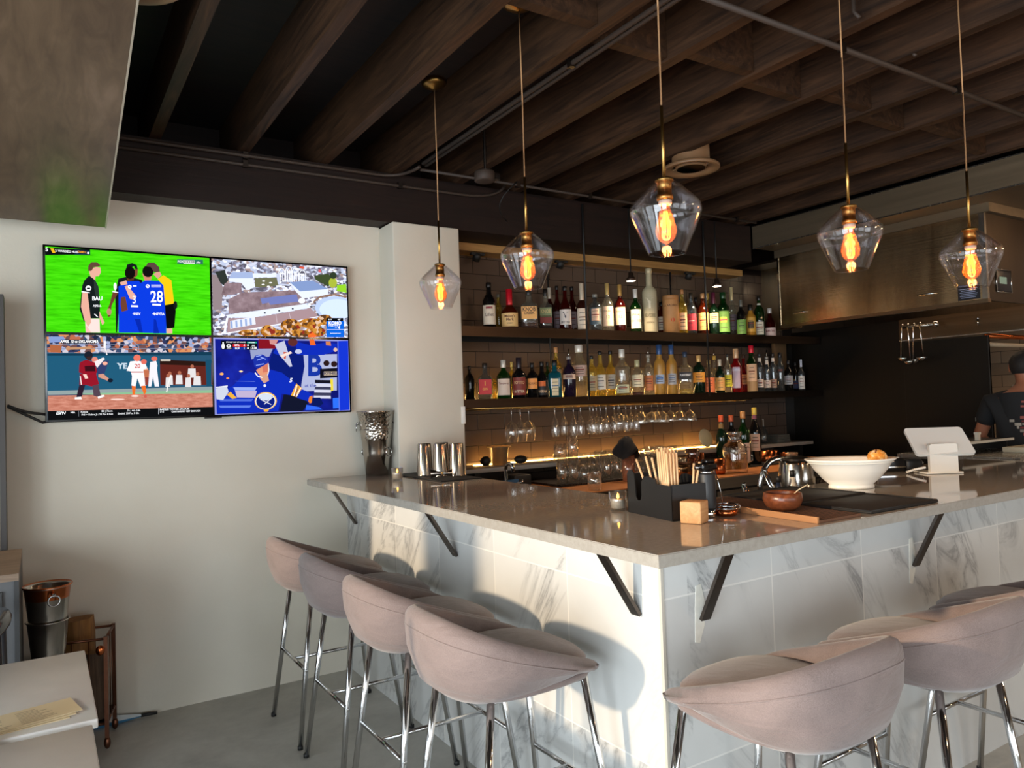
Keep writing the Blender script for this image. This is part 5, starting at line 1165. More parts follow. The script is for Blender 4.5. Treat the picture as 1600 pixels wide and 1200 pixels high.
# black caddy with straws and napkins
def caddy():
    a=Vector((1.596,1.655)); b=Vector((1.636,1.90)); L=(b-a).length; u=(b-a)/L; n=Vector((u.y,-u.x))   # u: along the side facing left, n: to the right
    t=thing('bar_caddy','black plastic bar caddy holding straws and paper napkins','caddy',(a.x,a.y,CT_),math.atan2(u.y,u.x))
    # local x along u, local y to the left of u -> things extend to -y
    Wd=.15; BK=mat('caddy_black','#171717',.4)
    side=[(0,0),(L,0),(L,.135),(L-.012,.148),(L-.035,.15),(L-.05,.14),(L-.055,.10),(L-.06,.06),(L-.075,.045),(L-.095,.05),(L-.10,.08),(L-.102,.118),(L-.115,.135),(L-.15,.138),(.065,.132),(.060,.115),(.02,.115),(.0,.115)]
    side=[(0,0),(L,0),(L,.125),(L-.010,.138),(L-.028,.140),(L-.042,.130),(L-.047,.09),(L-.050,.055),(L-.060,.044),(L-.076,.046),(L-.083,.06),(L-.085,.105),(L-.097,.122),(L-.120,.126),(.085,.118),(.080,.105),(0,.105)]
    Mx=Matrix(((1,0,0,0),(0,0,1,0),(0,1,0,0),(0,0,0,1)))
    for y in (-.004,-Wd): MB().prism(side,y,y+.004,M=Mx).build('side_wall',BK,t)
    MB().box((0,-Wd+.0001,0),(L,-.0001,.004)).build('tray_base',BK,t)
    MB().box((0,-Wd,.0),(.004,0,.108)).build('end_wall',BK,t); MB().box((L-.004,-Wd,.0),(L,0,.125)).build('end_wall',BK,t)
    MB().box((.11,-Wd+.004,.004),(.114,-.004,.10)).build('divider',BK,t)
    MB().box((.004,-Wd*.5-.002,.004),(.11,-Wd*.5+.002,.10)).build('divider',BK,t)
    return t,a,u,n,L
cad,ca,cu_,cn,cL=caddy()
STRAW=mat('tan_straw','#d8b184',.6,0,.1,30)
def straw(i,bx,by,tx,ty,h,lb):
    p=ca+cu_*bx+cn*by; q=ca+cu_*tx+cn*ty
    o=MB().tube([(p.x,p.y,CT_+.006),(q.x,q.y,CT_+h)],.0036,8).build('drinking_straw',STRAW); tag(o,lb,'straw','straws in the black caddy')
for i in range(20):
    bx=.050+.0102*(i%5); by=.030+.0102*(i//5); straw(i,bx,by,bx+.002*((i%5)-2)+.006,by-.004+.002*(i//5-1.5),.200+.004*((i*7)%5),'tan paper straw, %s in the upright bundle in black caddy'%ordn(i))
for i,(bx,by,tx,ty,h) in enumerate(((.105,.015,.190,.002,.175),(.102,.028,.142,.006,.187),(.100,.040,.122,.016,.184))): straw(i,bx,by,tx,ty,h,'tan straw leaning out to the left of the caddy bundle, %s from left'%ordn(i))
for i,(bx,by,tx,ty,h) in enumerate(((.02,.085,.03,.108,.165),(.03,.09,.02,.122,.17),(.035,.10,.028,.132,.165),(.05,.095,.03,.14,.155))): straw(i,bx,by,tx,ty,h,'tan straw leaning right beside the caddy bundle, %s from left'%ordn(i))
for i in range(3): single('paper_napkin',MB().box((-.0012,-.04,0),(.0012,.04,.105-.004*i)),mat('cream_paper','#e2d6bf',.8),'cream paper napkin standing in the caddy slot, %s from front'%ordn(i),'napkin','napkins in the black caddy',(*(ca+cu_*(.098)+cn*(.030+.005*i)),CT_+.006),math.atan2(cu_.y,cu_.x)-PI/2+.1*i-.1+PI/2+PI/2)
single('wooden_block',MB().box((-.032,-.032,0),(.032,.032,.064),bev=.003),m_wood('pale_block_wood','#c08a58','#dcae7c','X',.5,2.0,.1),'pale wooden cube standing on the worktop in front of caddy','block',None,(1.632,1.600,CT_),.40)
def torch():
    t=thing('cocktail_torch','black cylindrical cocktail torch standing upright beside wooden cube','torch',(1.742,1.650,CT_))
    MB().lathe([(.023,0),(.024,.002),(.024,.022),(.021,.024)],n=28).build('foot_ring',CHROME,t); MB().lathe([(.026,.0245),(.0265,.03),(.0265,.130),(.025,.134)],n=30).build('grip_body',mat('soft_black','#16181b',.5),t)
    MB().lathe([(.024,.1345),(.024,.141),(.02,.143)],n=28).build('collar',CHROME,t)
    h=MB(); h.box((-.032,-.018,.1435),(.030,.018,.165),bev=.004); h.box((-.010,-.012,.165),(.028,.012,.176),bev=.003); h.build('burner_head',mat('glossy_black','#050506',.15),t)
    MB().tube([(-.032,0,.155),(-.046,0,.153)],.007,10).build('nozzle',CHROME,t)
torch()
def strainer():
    t=thing('strainer','round steel cocktail strainer with thin upright bar spoon stem','strainer',(1.800,1.63,CT_))
    MB().lathe([(.030,.0),(.032,.002),(.036,.020),(.034,.020),(.030,.004)],n=30).build('coil_cup',COP,t)
    MB().tube([(.039*cos(a),.039*sin(a),.024) for a in [2*PI*i/28 for i in range(28)]],.0032,8,closed=True).build('rim_ring',CHROME,t)
    MB().tube([(.039*cos(a),.039*sin(a),.032) for a in [2*PI*i/28 for i in range(28)]],.002,8,closed=True).build('rim_ring',CHROME,t)
    MB().tube([(.038,-.005,.028),(.050,-.010,.026),(.052,-.011,.002)],.003,8).build('tab',CHROME,t); MB().tube([(-.004,0,.001),(-.012,.012,.09),(-.022,.03,.175)],.0016,8).build('thin_stem',CHROME,t)
strainer()
single('paper_cup',MB().open_lathe([(.0005,0),(.022,0),(.029,.07),(.0275,.07),(.021,.003)],n=24),mat('pale_cup','#b9bab4',.5),'small pale cup standing behind the torch on the worktop','cup',None,(1.815,1.76,CT_))
# mats
def bar_mats():
    t=thing('bar_mat','large brown perforated bar mat with tan edge on the front worktop','bar mat',(0,0,0))
    P=[onz(x,y,CT+.008)[:2] for x,y in ((1118,768),(1120,787),(1284,806),(1334,797),(1330,774),(1215,762))]
    t0=NT('perforated_brown'); c=t0.n('ShaderNodeTexCoord'); v=t0.n('ShaderNodeTexVoronoi'); v.inputs['Randomness'].default_value=0; v.inputs['Scale'].default_value=62; t0.l(t0.coord((1,1,0)),v.inputs['Vector'])
    t0.pbr(t0.ramp(v.outputs['Distance'],[(.34,lin('#080605')),(.40,lin('#6a4834'))]),.6); mb=MB()
    a=[(1.79,1.50),(1.835,1.335),(2.06,1.335),(2.06,1.90),(1.92,1.90),(1.86,1.80)]
    A=[(1.895,1.90),(1.862,1.345),(2.060,1.345),(2.105,1.90)]
    MB().prism(A,CT_,CT+.0085).build('perforated_sheet',t0.m,t)
    E_=[(1.8945,1.90),(1.8615,1.345),(1.854,1.345),(1.887,1.90)]
    MB().prism(E_,CT_,CT+.019).build('tan_edge',mat('tan_rubber_edge','#a8764c',.5),t)
    for k,(x0,x1,y0,y1,lb) in enumerate(((2.112,2.485,1.345,1.60,'smooth black bar mat at front edge of the worktop, right of perforated mat'),(2.115,2.50,1.607,1.93,'smooth black bar mat toward the back, in front of the kettle'))):
        m=thing('bar_mat',lb,'bar mat',((x0+x1)/2,(y0+y1)/2,CT_)); MB().box((x0-(x0+x1)/2,y0-(y0+y1)/2,0),(x1-(x0+x1)/2,y1-(y0+y1)/2,.007),bev=.002).build('rubber_sheet',DARKR,m)
        fr=MB(); hx,hy=(x1-x0)/2,(y1-y0)/2
        for a_,b_ in (((-hx,-hy),(hx,-hy)),((-hx,hy),(hx,hy)),((-hx,-hy),(-hx,hy)),((hx,-hy),(hx,hy))): fr.tube([(a_[0]*.985,a_[1]*.97,.008),(b_[0]*.985,b_[1]*.97,.008)],.003,6)
        fr.build('raised_rim',DARKR,m)
bar_mats()
t=thing('wooden_bowl','dark brown wooden bowl with a pale pick, on the perforated mat','bowl',(1.962,1.545,CT+.009))
MB().open_lathe([(.0005,0),(.034,.0),(.052,.014),(.060,.034),(.057,.054),(.052,.056),(.050,.050),(.054,.034),(.046,.016),(.0005,.010)],n=36).build('bowl_body',m_wood('dark_bowl_wood','#4a2416','#8a4c2c','X',.28,2.0,.15,.5),t)
MB().tube([(.0,0,.014),(.048,-.02,.058),(.080,-.034,.075)],.0018,8).build('pick',mat('pale_pick','#e0cda8',.5),t)
def bowl():
    t=thing('serving_bowl','big white oval ceramic bowl on the front worktop','bowl',(2.66,1.772,CT_)); t.scale=(.84,.84,.86)
    a=math.atan2(UY[1],UY[0])
    prof=[(.0005,0.004),(.100,.0),(.103,.002),(.101,.012),(.098,.018),(.130,.045),(.165,.085),(.186,.118),(.192,.121),(.206,.131),(.203,.134),(.184,.126),(.160,.090),(.120,.045),(.085,.024),(.0005,.020)]
    MB().open_lathe(prof,n=64,ratio=.70,M=Matrix.Rotation(-YAW,4,'Z')).build('bowl_body',mat('white_glaze','#eeeae0',.18),t)
    MB().tube([(.190*cos(q),.190*.70*sin(q),.1165) for q in [2*PI*i/64 for i in range(64)]],.0018,6,closed=True,M=Matrix.Rotation(-YAW,4,'Z')).build('rim_line',mat('white_glaze','#eeeae0',.18),t)
bowl()
t=thing('bread_roll','golden crusty roll lying in the white bowl','bread',(2.748,1.715,CT+.098))
rb=MB(); rb.sphere((0,0,.018),(.040,.034,.030),n=24,m=14)
BR=NT('crusty_bread'); n_=BR.noise(BR.coord(),38,5,.6,.8); p_=BR.pbr(BR.ramp(n_,[(.35,lin('#c8761e')),(.5,lin('#dc9a3c')),(.62,lin('#ecd2a4'))]),.7); BR.l(BR.bump(n_,.5,.008),p_.inputs['Normal']); rb.build('crust',BR.m,t)
MB().tube(arc((-.03,-.012,.038),(0,.0,.058),(.03,.008,.036)),.0025,6).build('crust_crack',mat('dark_crust','#7a3c10',.8),t)
single('cloth_napkin',MB().lathe([(.0005,.0),(.048,.0),(.080,.036),(.074,.044),(.04,.054),(.0005,.058)],n=24),mat('white_linen','#e4ddd0',.9),'folded white cloth lining the big white bowl','napkin',None,(2.665,1.772,CT+.034))
# payment terminal and tablet
def tablet():
    t=thing('tablet_stand','white point-of-sale tablet on a white stand, seen from behind','tablet',(3.345,1.800,CT_),-YAW)
    W2,Hh=.126,.084; T=.012
    rr=.016; pg=[(sx*(W2-rr)+rr*cos(a0+PI/2*k/5),sy*(Hh-rr)+rr*sin(a0+PI/2*k/5)) for sx,sy,a0 in ((1,1,0),(-1,1,PI/2),(-1,-1,PI),(1,-1,1.5*PI)) for k in range(6)]
    mb=MB(); M=Matrix.Translation((.035,.055,.138))@Matrix.Rotation(-.08,4,'Z')@Matrix.Rotation(math.radians(42),4,'X'); mb.prism(pg,-T/2,T/2,M=M); auto(mb.build('tablet_case',mat('tablet_white','#e6e5dd',.3),t))
    s=MB().box((-W2+.012,-Hh+.012,-T/2-.001),(W2-.012,Hh-.012,-T/2-.0002),M=M).build('screen',mat('glossy_black','#050506',.15),t)
    ar=MB(); pr=[(-.062,0.0),(.062,0.0),(.062,.125),(.055,.132),(-.055,.132),(-.062,.125)]
    Mx=Matrix(((1,0,0,0),(0,0,1,0),(0,1,0,0),(0,0,0,1))); ar.prism(pr,-.010,.008,M=Matrix.Translation((.02,0.005,0))@Mx); auto(ar.build('stand_arm',mat('stand_white','#e3ddd0',.35),t))
    MB().box((-.062,-.01,0),(.102,.10,.008),bev=.003).build('stand_foot',mat('stand_white','#e3ddd0',.35),t)
    MB().tube([(-.06,.0,.03),(-.09,.03,.02),(-.12,.05,.006)],.005,8).build('white_cable',WHITEP,t)
tablet()
def terminal():
    t=thing('card_terminal','black payment terminal with paper roll left of the tablet','card terminal',(3.40,2.0,CT_)) if False else thing('card_terminal','black payment terminal with white paper roll, left of the tablet','card terminal',(3.36,2.015,CT_),-YAW)
    MB().box((-.10,-.04,.0),(.035,.05,.062),bev=.01).build('printer_body',mat('terminal_black','#1b1a1a',.3),t)
    MB().box((.036,-.045,.0),(.115,.045,.056),bev=.014).build('reader_head',mat('terminal_grey','#2a2928',.45),t)
    MB().box((-.085,-.038,.0625),(.005,.03,.066)).build('receipt',mat('receipt_white','#e8e2d6',.6),t)
    MB().box((-.10,-.0415,.018),(.034,-.0405,.024)).build('trim_line',CHROME,t); MB().sphere((.118,-.02,.035),.007).build('button',WHITEP,t)
terminal()
mug(3.80,2.02,'small copper cup just right of the tablet stand on the worktop',.035,.045,COP,0,CT)
bpy.context.view_layer.update()
# ================================================================ open kitchen on the right
HX,HY0,HY1,HZ0,HZ1=4.99,2.335,4.245,1.985,2.535
def hood_steel():
    t=NT('hood_steel'); n=t.noise(t.coord((.7,.7,420)),1.0,2,.5); n2=t.noise(t.coord((5,5,.5)),1.0,4,.6,.6); n3=t.noise(t.coord((1,1,1)),3,2,.5)
    p=t.pbr(t.ramp(n2,[(.3,lin('#b49874')),(.7,lin('#f2d9ae'))]),t.math('ADD',.16,t.math('MULTIPLY',n2,.14)),1.0)  # gold vertical streaks in the colour imitate stretched warm reflections
    h=t.math('ADD',n,t.math('MULTIPLY',n3,.5)); t.l(t.bump(h,.35,.0012),p.inputs['Normal']); return t.m
def hood():
    t=thing('range_hood','large brushed stainless kitchen hood on the right','range hood',(HX,HY0,HZ0)); o=Vector(t.location)
    S=hood_steel(); D=m_steel('hood_side_steel','#5a4f44',.35,'Z',40,.1)
    def w(n,mb,m,par=None): ob=mb.build(n,m,par or t); ob.location=-o if par is None else (0,0,0); return ob
    w('front_panel',MB().box((HX,HY0+.03,HZ0),(HX+.02,3.872,HZ1)),S); w('end_panel',MB().box((HX+.25,3.90,HZ0),(HX+.265,HY1,HZ1)),S); w('rear_side_panel',MB().box((HX+.0205,3.873,HZ0),(HX+.265,3.888,HZ1)),S)
    w('seam_trim',MB().box((HX-.006,3.868,HZ0),(HX,3.882,HZ1)),CHROME); w('corner_trim',MB().box((HX-.003,HY0-.002,HZ0),(HX+.02,HY0+.03,HZ1)),STEEL)
    w('side_panel',MB().box((HX+.0205,HY0,HZ0),(6.4,HY0+.02,HZ1)),D); w('bottom_lip',MB().box((HX-.006,HY0-.004,HZ0-.012),(HX+.03,3.872,HZ0+.012)),m_steel('lip_steel','#8f7a62',.3,'Y',40,.1))
    w('top_panel',MB().box((HX+.02,HY0+.02,HZ1-.02),(6.4,HY1,HZ1)),D); w('back_panel',MB().box((6.38,HY0+.02,HZ0),(6.4,HY1,HZ1-.02)),D)
    for y in (3.69,2.71):
        h=w('latch_handle',MB().tube([(HX-.002,y-.06,2.075),(HX-.022,y-.045,2.075),(HX-.022,y+.045,2.075),(HX-.002,y+.06,2.075)],.006,8),CHROME)
    pl_=w('data_plate',MB().box((HX-.002,2.378,2.004),(HX-.0005,2.512,2.102)),mat('plate_black','#191a20',.4))
    tx=MB(); vs,fs=text_geo('FIRE SAFETY SYSTEM',.013,.02); tx.add([(HX-.0026,2.445-x,2.093+y) for x,y,_ in vs],fs)
    for k in range(6): tx.box((HX-.0028,2.392+.006*(k%3),2.072-k*.011),(HX-.0021,2.50-.008*(k%2),2.076-k*.011))
    ob=tx.build('lettering',mat('plate_ink','#8f9ab8',.4),pl_)
    c=w('control_panel',MB().box((5.105,HY0-.006,2.052),(5.285,HY0-.0005,2.182),bev=.002),mat('plate_black','#191a20',.4)); MB().box((5.135,HY0-.0075,2.098),(5.225,HY0-.0062,2.142)).build('display',emit('display_glow','#9fae94',.5),c)
    fr=MB()
    for a,b in (((5.10,2.046),(5.10,2.188)),((5.29,2.046),(5.29,2.188)),((5.10,2.046),(5.29,2.046)),((5.10,2.188),(5.29,2.188))): fr.tube([(a[0],HY0-.004,a[1]),(b[0],HY0-.004,b[1])],.004,6)
    fr.build('control_frame',CHROME,c)
    w('hood_fill_panel',MB().box((5.7,2.6,HZ1-.045),(6.1,3.6,HZ1-.021)),emit('hood_fill_glow',(1.0,.72,.45),5.0))  # glowing panel added inside the hood to brighten the dark kitchen
hood()
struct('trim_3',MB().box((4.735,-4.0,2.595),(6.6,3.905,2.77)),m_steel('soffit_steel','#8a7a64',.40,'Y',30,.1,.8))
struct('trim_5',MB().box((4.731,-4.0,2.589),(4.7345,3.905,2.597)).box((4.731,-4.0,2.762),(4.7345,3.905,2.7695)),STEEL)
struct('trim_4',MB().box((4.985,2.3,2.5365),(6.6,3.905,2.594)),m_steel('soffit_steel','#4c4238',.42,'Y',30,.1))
def panel(name,label,a,b):
    t=thing(name,label,'panel',((a[0]+b[0])/2,(a[1]+b[1])/2,a[2])); o=Vector(t.location)
    ob=MB().box(a,b).build('sheet',m_steel('blackened_steel','#17140f',.42,'Z',20,.12,.6),t); ob.location=-o
    ob=MB().box((a[0]-.004,a[1],a[2]),(b[0],a[1]+.006,b[2])).build('edge_strip',BLACKM,t); ob.location=-o
panel('splash_panel','tall black steel panel at the end of bottle shelves',(5.60,3.235,.0),(5.615,4.245,1.984))
panel('splash_panel','black steel panel behind the hanging ladles, beside the cook',(5.45,2.56,.0),(5.465,3.155,1.80))
t=thing('hood_skirt','brushed steel back strip under the hood above the ladles panel','hood strip',(5.45,2.0,1.812))
MB().box((0,-.3,0),(.015,1.18,.160)).build('strip_sheet',m_steel('skirt_steel','#6a5a48',.33,'Y',40,.12),t)
MB().box((-.004,-.3,.0),(-.0002,1.18,.008)).build('lower_hem',STEEL,t)
MB().lathe([(.009,0),(.009,.006),(.004,.012)],n=12,M=Matrix.Translation((-.0005,.62,.11))@Matrix.Rotation(-PI/2,4,'Y')).build('valve',CHROME,t); MB().tube([(-.008,.62,.105),(-.008,.62,.06)],.005,8).build('valve_stem',CHROME,t)
t=thing('utensil_rail','steel rail with ball end holding ladles under the hood','rail',(5.36,3.06,1.905))
MB().tube([(0,.05,0),(0,-.19,0)],.010,10).build('bar',STEEL,t); MB().sphere((0,-.20,0),.021).build('ball_end',CHROME,t)
for y in (.04,-.15): MB().tube([(0,y,0),(.078,y,0)],.005,8).build('arm',STEEL,t)
for k,(y,L,a) in enumerate(((.03,.215,.03),(-.012,.245,-.02),(-.055,.235,.02),(-.10,.222,-.03))):
    u=thing('ladle','%s steel ladle from the left hanging on the rail under the hood'%ordn(k),'ladle',(5.345,3.06+y,1.899),0,'ladles on the rail')
    MB().tube([(.015,0,.02),(.0,0,.028),(-.014,0,.014),(-.012,a*.2,-.05),(-.012,a*.6,-L)],.0042,8).build('handle',CHROME,u)
    MB().open_lathe([(.0005,-.026),(.02,-.022),(.034,-.004),(.036,.008),(.034,.008),(.0005,-.022)],n=20,M=Matrix.Translation(((-.035 if k%2 else .014),a*.6,-L-.004))).build('ladle_cup',CHROME,u)
o=MB().tube([(5.50,2.60,1.80),(6.88,2.60,1.80)],.016,12).build('copper_pipe',COP); tag(o,'copper pipe running across kitchen wall above the cook','pipe')
o=MB().tube([(5.50,2.64,1.745),(6.88,2.64,1.745)],.014,12).build('pale_pipe',mat('pale_pipe_paint','#a8957c',.4)); tag(o,'pale pipe just below the copper pipe above the cook','pipe')
def prep():
    t=thing('prep_table','stainless steel prep table with pale boards behind the worktop','table',(4.62,2.22,0))
    S=STEELX
    MB().box((-.38,-.35,1.05),(.31,.30,1.075)).build('table_top',STEEL,t); MB().box((-.37,-.34,.2),(.32,.29,.215)).build('lower_shelf',S,t)
    for x in (-.35,.30):
        for y in (-.32,.27): MB().tube([(x,y,0),(x,y,1.05)],.018,10).build('leg',S,t)
prep()
t=thing('pass_shelf','steel ticket shelf with white edge on the prep table','shelf',(4.62,2.30,1.0756)); MB().box((-.30,-.10,.055),(.28,.12,.063)).build('shelf_board',BLACKM,t); MB().box((-.30,-.112,.052),(.28,-.101,.066)).build('white_edge',mat('pale_edge','#cfc6b4',.5),t)
for x in (-.26,.24): MB().box((x-.006,-.09,0),(x+.006,.1,.0545)).build('support',BLACKM,t)
single('cutting_board',MB().box((-.15,-.10,0),(.15,.10,.030),bev=.003),mat('cream_board','#cbbfa4',.5),'thick cream cutting board at the right edge of prep table','cutting board',None,(4.72,2.005,1.0756))
single('ticket_clip',MB().box((-.012,-.01,0),(.012,.01,.035)).box((-.016,-.012,.035),(.016,.012,.048)),mat('pale_edge','#cfc6b4',.5),'small white-topped clip standing on the ticket shelf','clip',None,(4.585,2.24,1.1390))

# ---------------------------------------------------------------- the cook, seen from behind
SKIN=mat('skin','#9a6248',.5,0,.08,30); HAIR=mat('black_hair','#14100e',.75,0,.2,90,.4); SHIRT=mat('black_tshirt','#0f1114',.85,0,.15,60,.15); TROU=mat('dark_trousers','#15161a',.85)
def skin_mesh(name,joints,edges,root,m,par,lv=2):
    bm=bmesh.new(); ly=bm.verts.layers.skin.verify(); vs={}
    for k,(p,r) in joints.items():
        v=bm.verts.new(p); v[ly].radius=r if isinstance(r,tuple) else (r,r); v[ly].use_root=(k==root); vs[k]=v
    for a,b in edges: bm.edges.new((vs[a],vs[b]))
    me=bpy.data.meshes.new(name); bm.to_mesh(me); bm.free(); me.materials.append(m)
    o=bpy.data.objects.new(name,me); COL.objects.link(o); o.parent=par
    s=o.modifiers.new('skin','SKIN'); s.use_smooth_shade=True; d=o.modifiers.new('sub','SUBSURF'); d.levels=lv; d.render_levels=lv
    dg=bpy.context.evaluated_depsgraph_get(); dg.update(); e=bpy.data.meshes.new_from_object(o.evaluated_get(dg))
    o.modifiers.clear(); o.data=e; 
    for p in e.polygons: p.use_smooth=True
    return o
def cook():
    # local +y is where the person faces (away from the camera), bending a little over the stove
    t=thing('person','person with short dark hair in black printed t-shirt, seen from behind, working','person',(5.12,2.20,0),-1.12)
    J={'pel':((0,0,.90),(.135,.10)),'waist':((0,.01,1.05),(.135,.095)),'chest':((0,.03,1.24),(.165,.105)),'sho':((0,.05,1.38),(.12,.075)),'neck':((0,.075,1.455),(.052,.055)),'head0':((0,.095,1.50),(.060,.068)),'head1':((0,.115,1.575),(.074,.088)),'head2':((0,.115,1.625),(.060,.072)),
       'sL':((-.18,.05,1.355),.052),'eL':((-.265,.10,1.12),.040),'wL':((-.165,.30,1.06),.027),'sR':((.18,.05,1.355),.052),'eR':((.265,.10,1.12),.040),'wR':((.165,.30,1.06),.027),
       'hipL':((-.095,0,.86),.088),'kL':((-.11,.02,.48),.058),'aL':((-.11,-.01,.09),.040),'tL':((-.115,.11,.035),.033),'hipR':((.095,0,.86),.088),'kR':((.11,.02,.48),.058),'aR':((.11,-.01,.09),.040),'tR':((.115,.11,.035),.033)}
    E=[('pel','waist'),('waist','chest'),('chest','sho'),('sho','neck'),('neck','head0'),('head0','head1'),('head1','head2'),('sho','sL'),('sL','eL'),('eL','wL'),('sho','sR'),('sR','eR'),('eR','wR'),('pel','hipL'),('hipL','kL'),('kL','aL'),('aL','tL'),('pel','hipR'),('hipR','kR'),('kR','aR'),('aR','tR')]
    for s,q in (('L',-1),('R',1)):
        J['h'+s]=((.15*q,.365,1.05),(.036,.018)); E.append(('w'+s,'h'+s))
        for k in range(4):
            J['f%s%d'%(s,k)]=((.15*q+(-.028+.019*k),.41,1.045),.0095); J['g%s%d'%(s,k)]=((.15*q+(-.030+.020*k),.442-.006*abs(k-1),1.025),.0082); E+= [('h'+s,'f%s%d'%(s,k)),('f%s%d'%(s,k),'g%s%d'%(s,k))]
        J['th'+s]=((.15*q-q*.045,.375,1.04),.011); J['tt'+s]=((.15*q-q*.058,.405,1.03),.009); E+=[('h'+s,'th'+s),('th'+s,'tt'+s)]
    b=skin_mesh('body',J,E,'pel',SKIN,t)
    # face, ears
    fa=MB(); fa.sphere((0,.205,1.565),(.013,.020,.020)); fa.sphere((-.078,.115,1.565),(.010,.020,.032)); fa.sphere((.078,.115,1.565),(.010,.020,.032)); fa.build('ears_and_nose',SKIN,t)
    ey=MB()
    for q in (-1,1): ey.sphere((.032*q,.193,1.585),(.012,.008,.008))
    ey.build('eyes',mat('eye_white','#d8d2c8',.3),t); MB().sphere((0,.196,1.528),(.024,.010,.007)).build('mouth',mat('lips','#7a4034',.5),t)
    h=MB(); n,m=28,14; vs=[];fs=[]
    for j in range(m+1):
        for i in range(n):
            a=2*PI*i/n; th=(.02+.98*j/m)*PI*(.70 if sin(a)<-.1 else (.54 if sin(a)<.35 else .40)); vs.append((.086*sin(th)*cos(a),.112+.103*sin(th)*sin(a),1.578+.092*cos(th)))
    for j in range(m):
        for i in range(n): fs.append((j*n+i,(j+1)*n+i,(j+1)*n+(i+1)%n,j*n+(i+1)%n))
    fs.append(tuple(range(n))); h.add(vs,fs,0,True); h.build('hair',HAIR,t)
    S={'hem':((0,.0,.86),(.158,.125)),'waist':((0,.01,1.05),(.155,.115)),'chest':((0,.03,1.24),(.186,.126)),'sho':((0,.05,1.375),(.142,.092)),'col':((0,.068,1.432),(.070,.066)),'sL':((-.185,.052,1.352),.070),'mL':((-.235,.08,1.20),.062),'sR':((.185,.052,1.352),.070),'mR':((.235,.08,1.20),.062)}
    sh=skin_mesh('tshirt',S,[('hem','waist'),('waist','chest'),('chest','sho'),('sho','col'),('sho','sL'),('sL','mL'),('sho','sR'),('sR','mR')],'chest',SHIRT,t)
    T={'w':((0,0,.93),(.150,.118)),'p':((0,0,.86),(.14,.115)),'hL':((-.097,0,.82),.100),'kL':((-.11,.02,.48),.074),'aL':((-.11,-.005,.10),.060),'hR':((.097,0,.82),.100),'kR':((.11,.02,.48),.074),'aR':((.11,-.005,.10),.060)}
    skin_mesh('trousers',T,[('w','p'),('p','hL'),('hL','kL'),('kL','aL'),('p','hR'),('hR','kR'),('kR','aR')],'p',TROU,t)
    for q in (-1,1): MB().box((.115*q-.045,-.07,0),(.115*q+.045,.17,.075),bev=.02).build('shoe',BLACK,t)
    MB().tube([(.068*cos(a),.072+.062*sin(a),1.447+.012*sin(a)) for a in [2*PI*i/24 for i in range(24)]],.007,8,closed=True).build('collar',mat('collar_pale','#c9b8a4',.8),t)
    # abstract block print on the back: laid on the shirt by ray
    bpy.context.view_layer.update(); dg=bpy.context.evaluated_depsgraph_get(); rnd=random.Random(3); pal=[mat('print_'+c,'#'+c,.8) for c in ('7d766c','6a2624','9a9488','3e4a4a','8a4a40')]
    pr=MB(); M=sh.matrix_world; sm=sh.data
    from mathutils.bvhtree import BVHTree
    bv=BVHTree.FromPolygons([v.co for v in sm.vertices],[p.vertices for p in sm.polygons])
    def lay(x0,x1,z0,z1,mi):
        vs=[];fs=[];nx=3
        for i in range(nx+1):
            for z in (z0,z1):
                hit=bv.ray_cast(Vector((x0+(x1-x0)*i/nx,-.6,z)),Vector((0,1,0)))[0]
                if hit is None: return
                vs.append((hit.x,hit.y-.0025,hit.z))
        for i in range(nx): fs.append((2*i,2*i+2,2*i+3,2*i+1))
        pr.add(vs,fs,mi)
    prof=((1.35,.035),(1.325,.04),(1.30,.04),(1.275,.06),(1.255,.09),(1.235,.10),(1.215,.075),(1.195,.065),(1.175,.05),(1.155,.035),(1.135,.02))
    for z,hw in prof:
        x=-hw
        while x<hw:
            w_=rnd.uniform(.012,.045); 
            if rnd.random()<.82: lay(x,min(hw+.01,x+w_),z-rnd.uniform(.003,.010),z+rnd.uniform(.003,.009),rnd.randrange(5))
            x+=w_+.004
    pr.build('shirt_print',pal,t)
    hit=bv.ray_cast(Vector((-.6,.07,1.24)),Vector((1,0,0)))[0]
    if hit is not None: MB().box((hit.x-.004,hit.y-.012,1.23),(hit.x-.001,hit.y+.012,1.255)).build('sleeve_mark',mat('print_9a9488','#9a9488',.8),t)
cook()
# ================================================================ left corner by the television wall
GREY=m_wood('grey_oak_board','#5a564e','#86806f','Z',.5,1.0,.15); DARKG=mat('grey_lacquer','#57585a',.4,0,.08,12); DARKG2=mat('dark_grey_lacquer','#2e2f30',.45,0,.1,12)
def cabinet():
    t=thing('cabinet','dark grey cabinet with weathered wood top at the left edge','cabinet',(-.5,3.46,0)); o=Vector(t.location)
    def w(n,a,b,m,bev=0): ob=MB().box(a,b,bev=bev).build(n,m,t); ob.location=-o; return ob
    w('cabinet_body',(-1.0,3.19,.0),(-.085,3.77,.875),DARKG); w('top_board',(-1.0,3.17,.8755),(-.07,3.78,.90),m_wood('weathered_board','#6a584a','#94806c','X',.5,1.0,.3))
    w('side_panel',(-.0845,3.175,.0),(-.070,3.775,.875),DARKG2)
    for z in (.1,.36,.62):
        d=w('drawer',(-.95,3.176,z),(-.12,3.1895,z+.22),DARKG2); MB().tube([(-.30,3.17,z+.15),(-.30,3.150,z+.15),(-.15,3.150,z+.15),(-.15,3.17,z+.15)],.006,8).build('handle',CHROME,d)
cabinet()
def screen_panel():
    t=thing('partition_panel','tall grey timber panel standing on the cabinet at left edge','panel',(-.6,3.93,.0)); o=Vector(t.location)
    ob=MB().box((-1.1,3.82,.0),(-.145,3.84,1.975)).build('panel_face',GREY,t); ob.location=-o
    ob=MB().box((-.1445,3.82,.0),(-.125,3.95,1.975)).build('panel_edge',mat('dark_panel_edge','#3e3a38',.5),t); ob.location=-o
screen_panel()
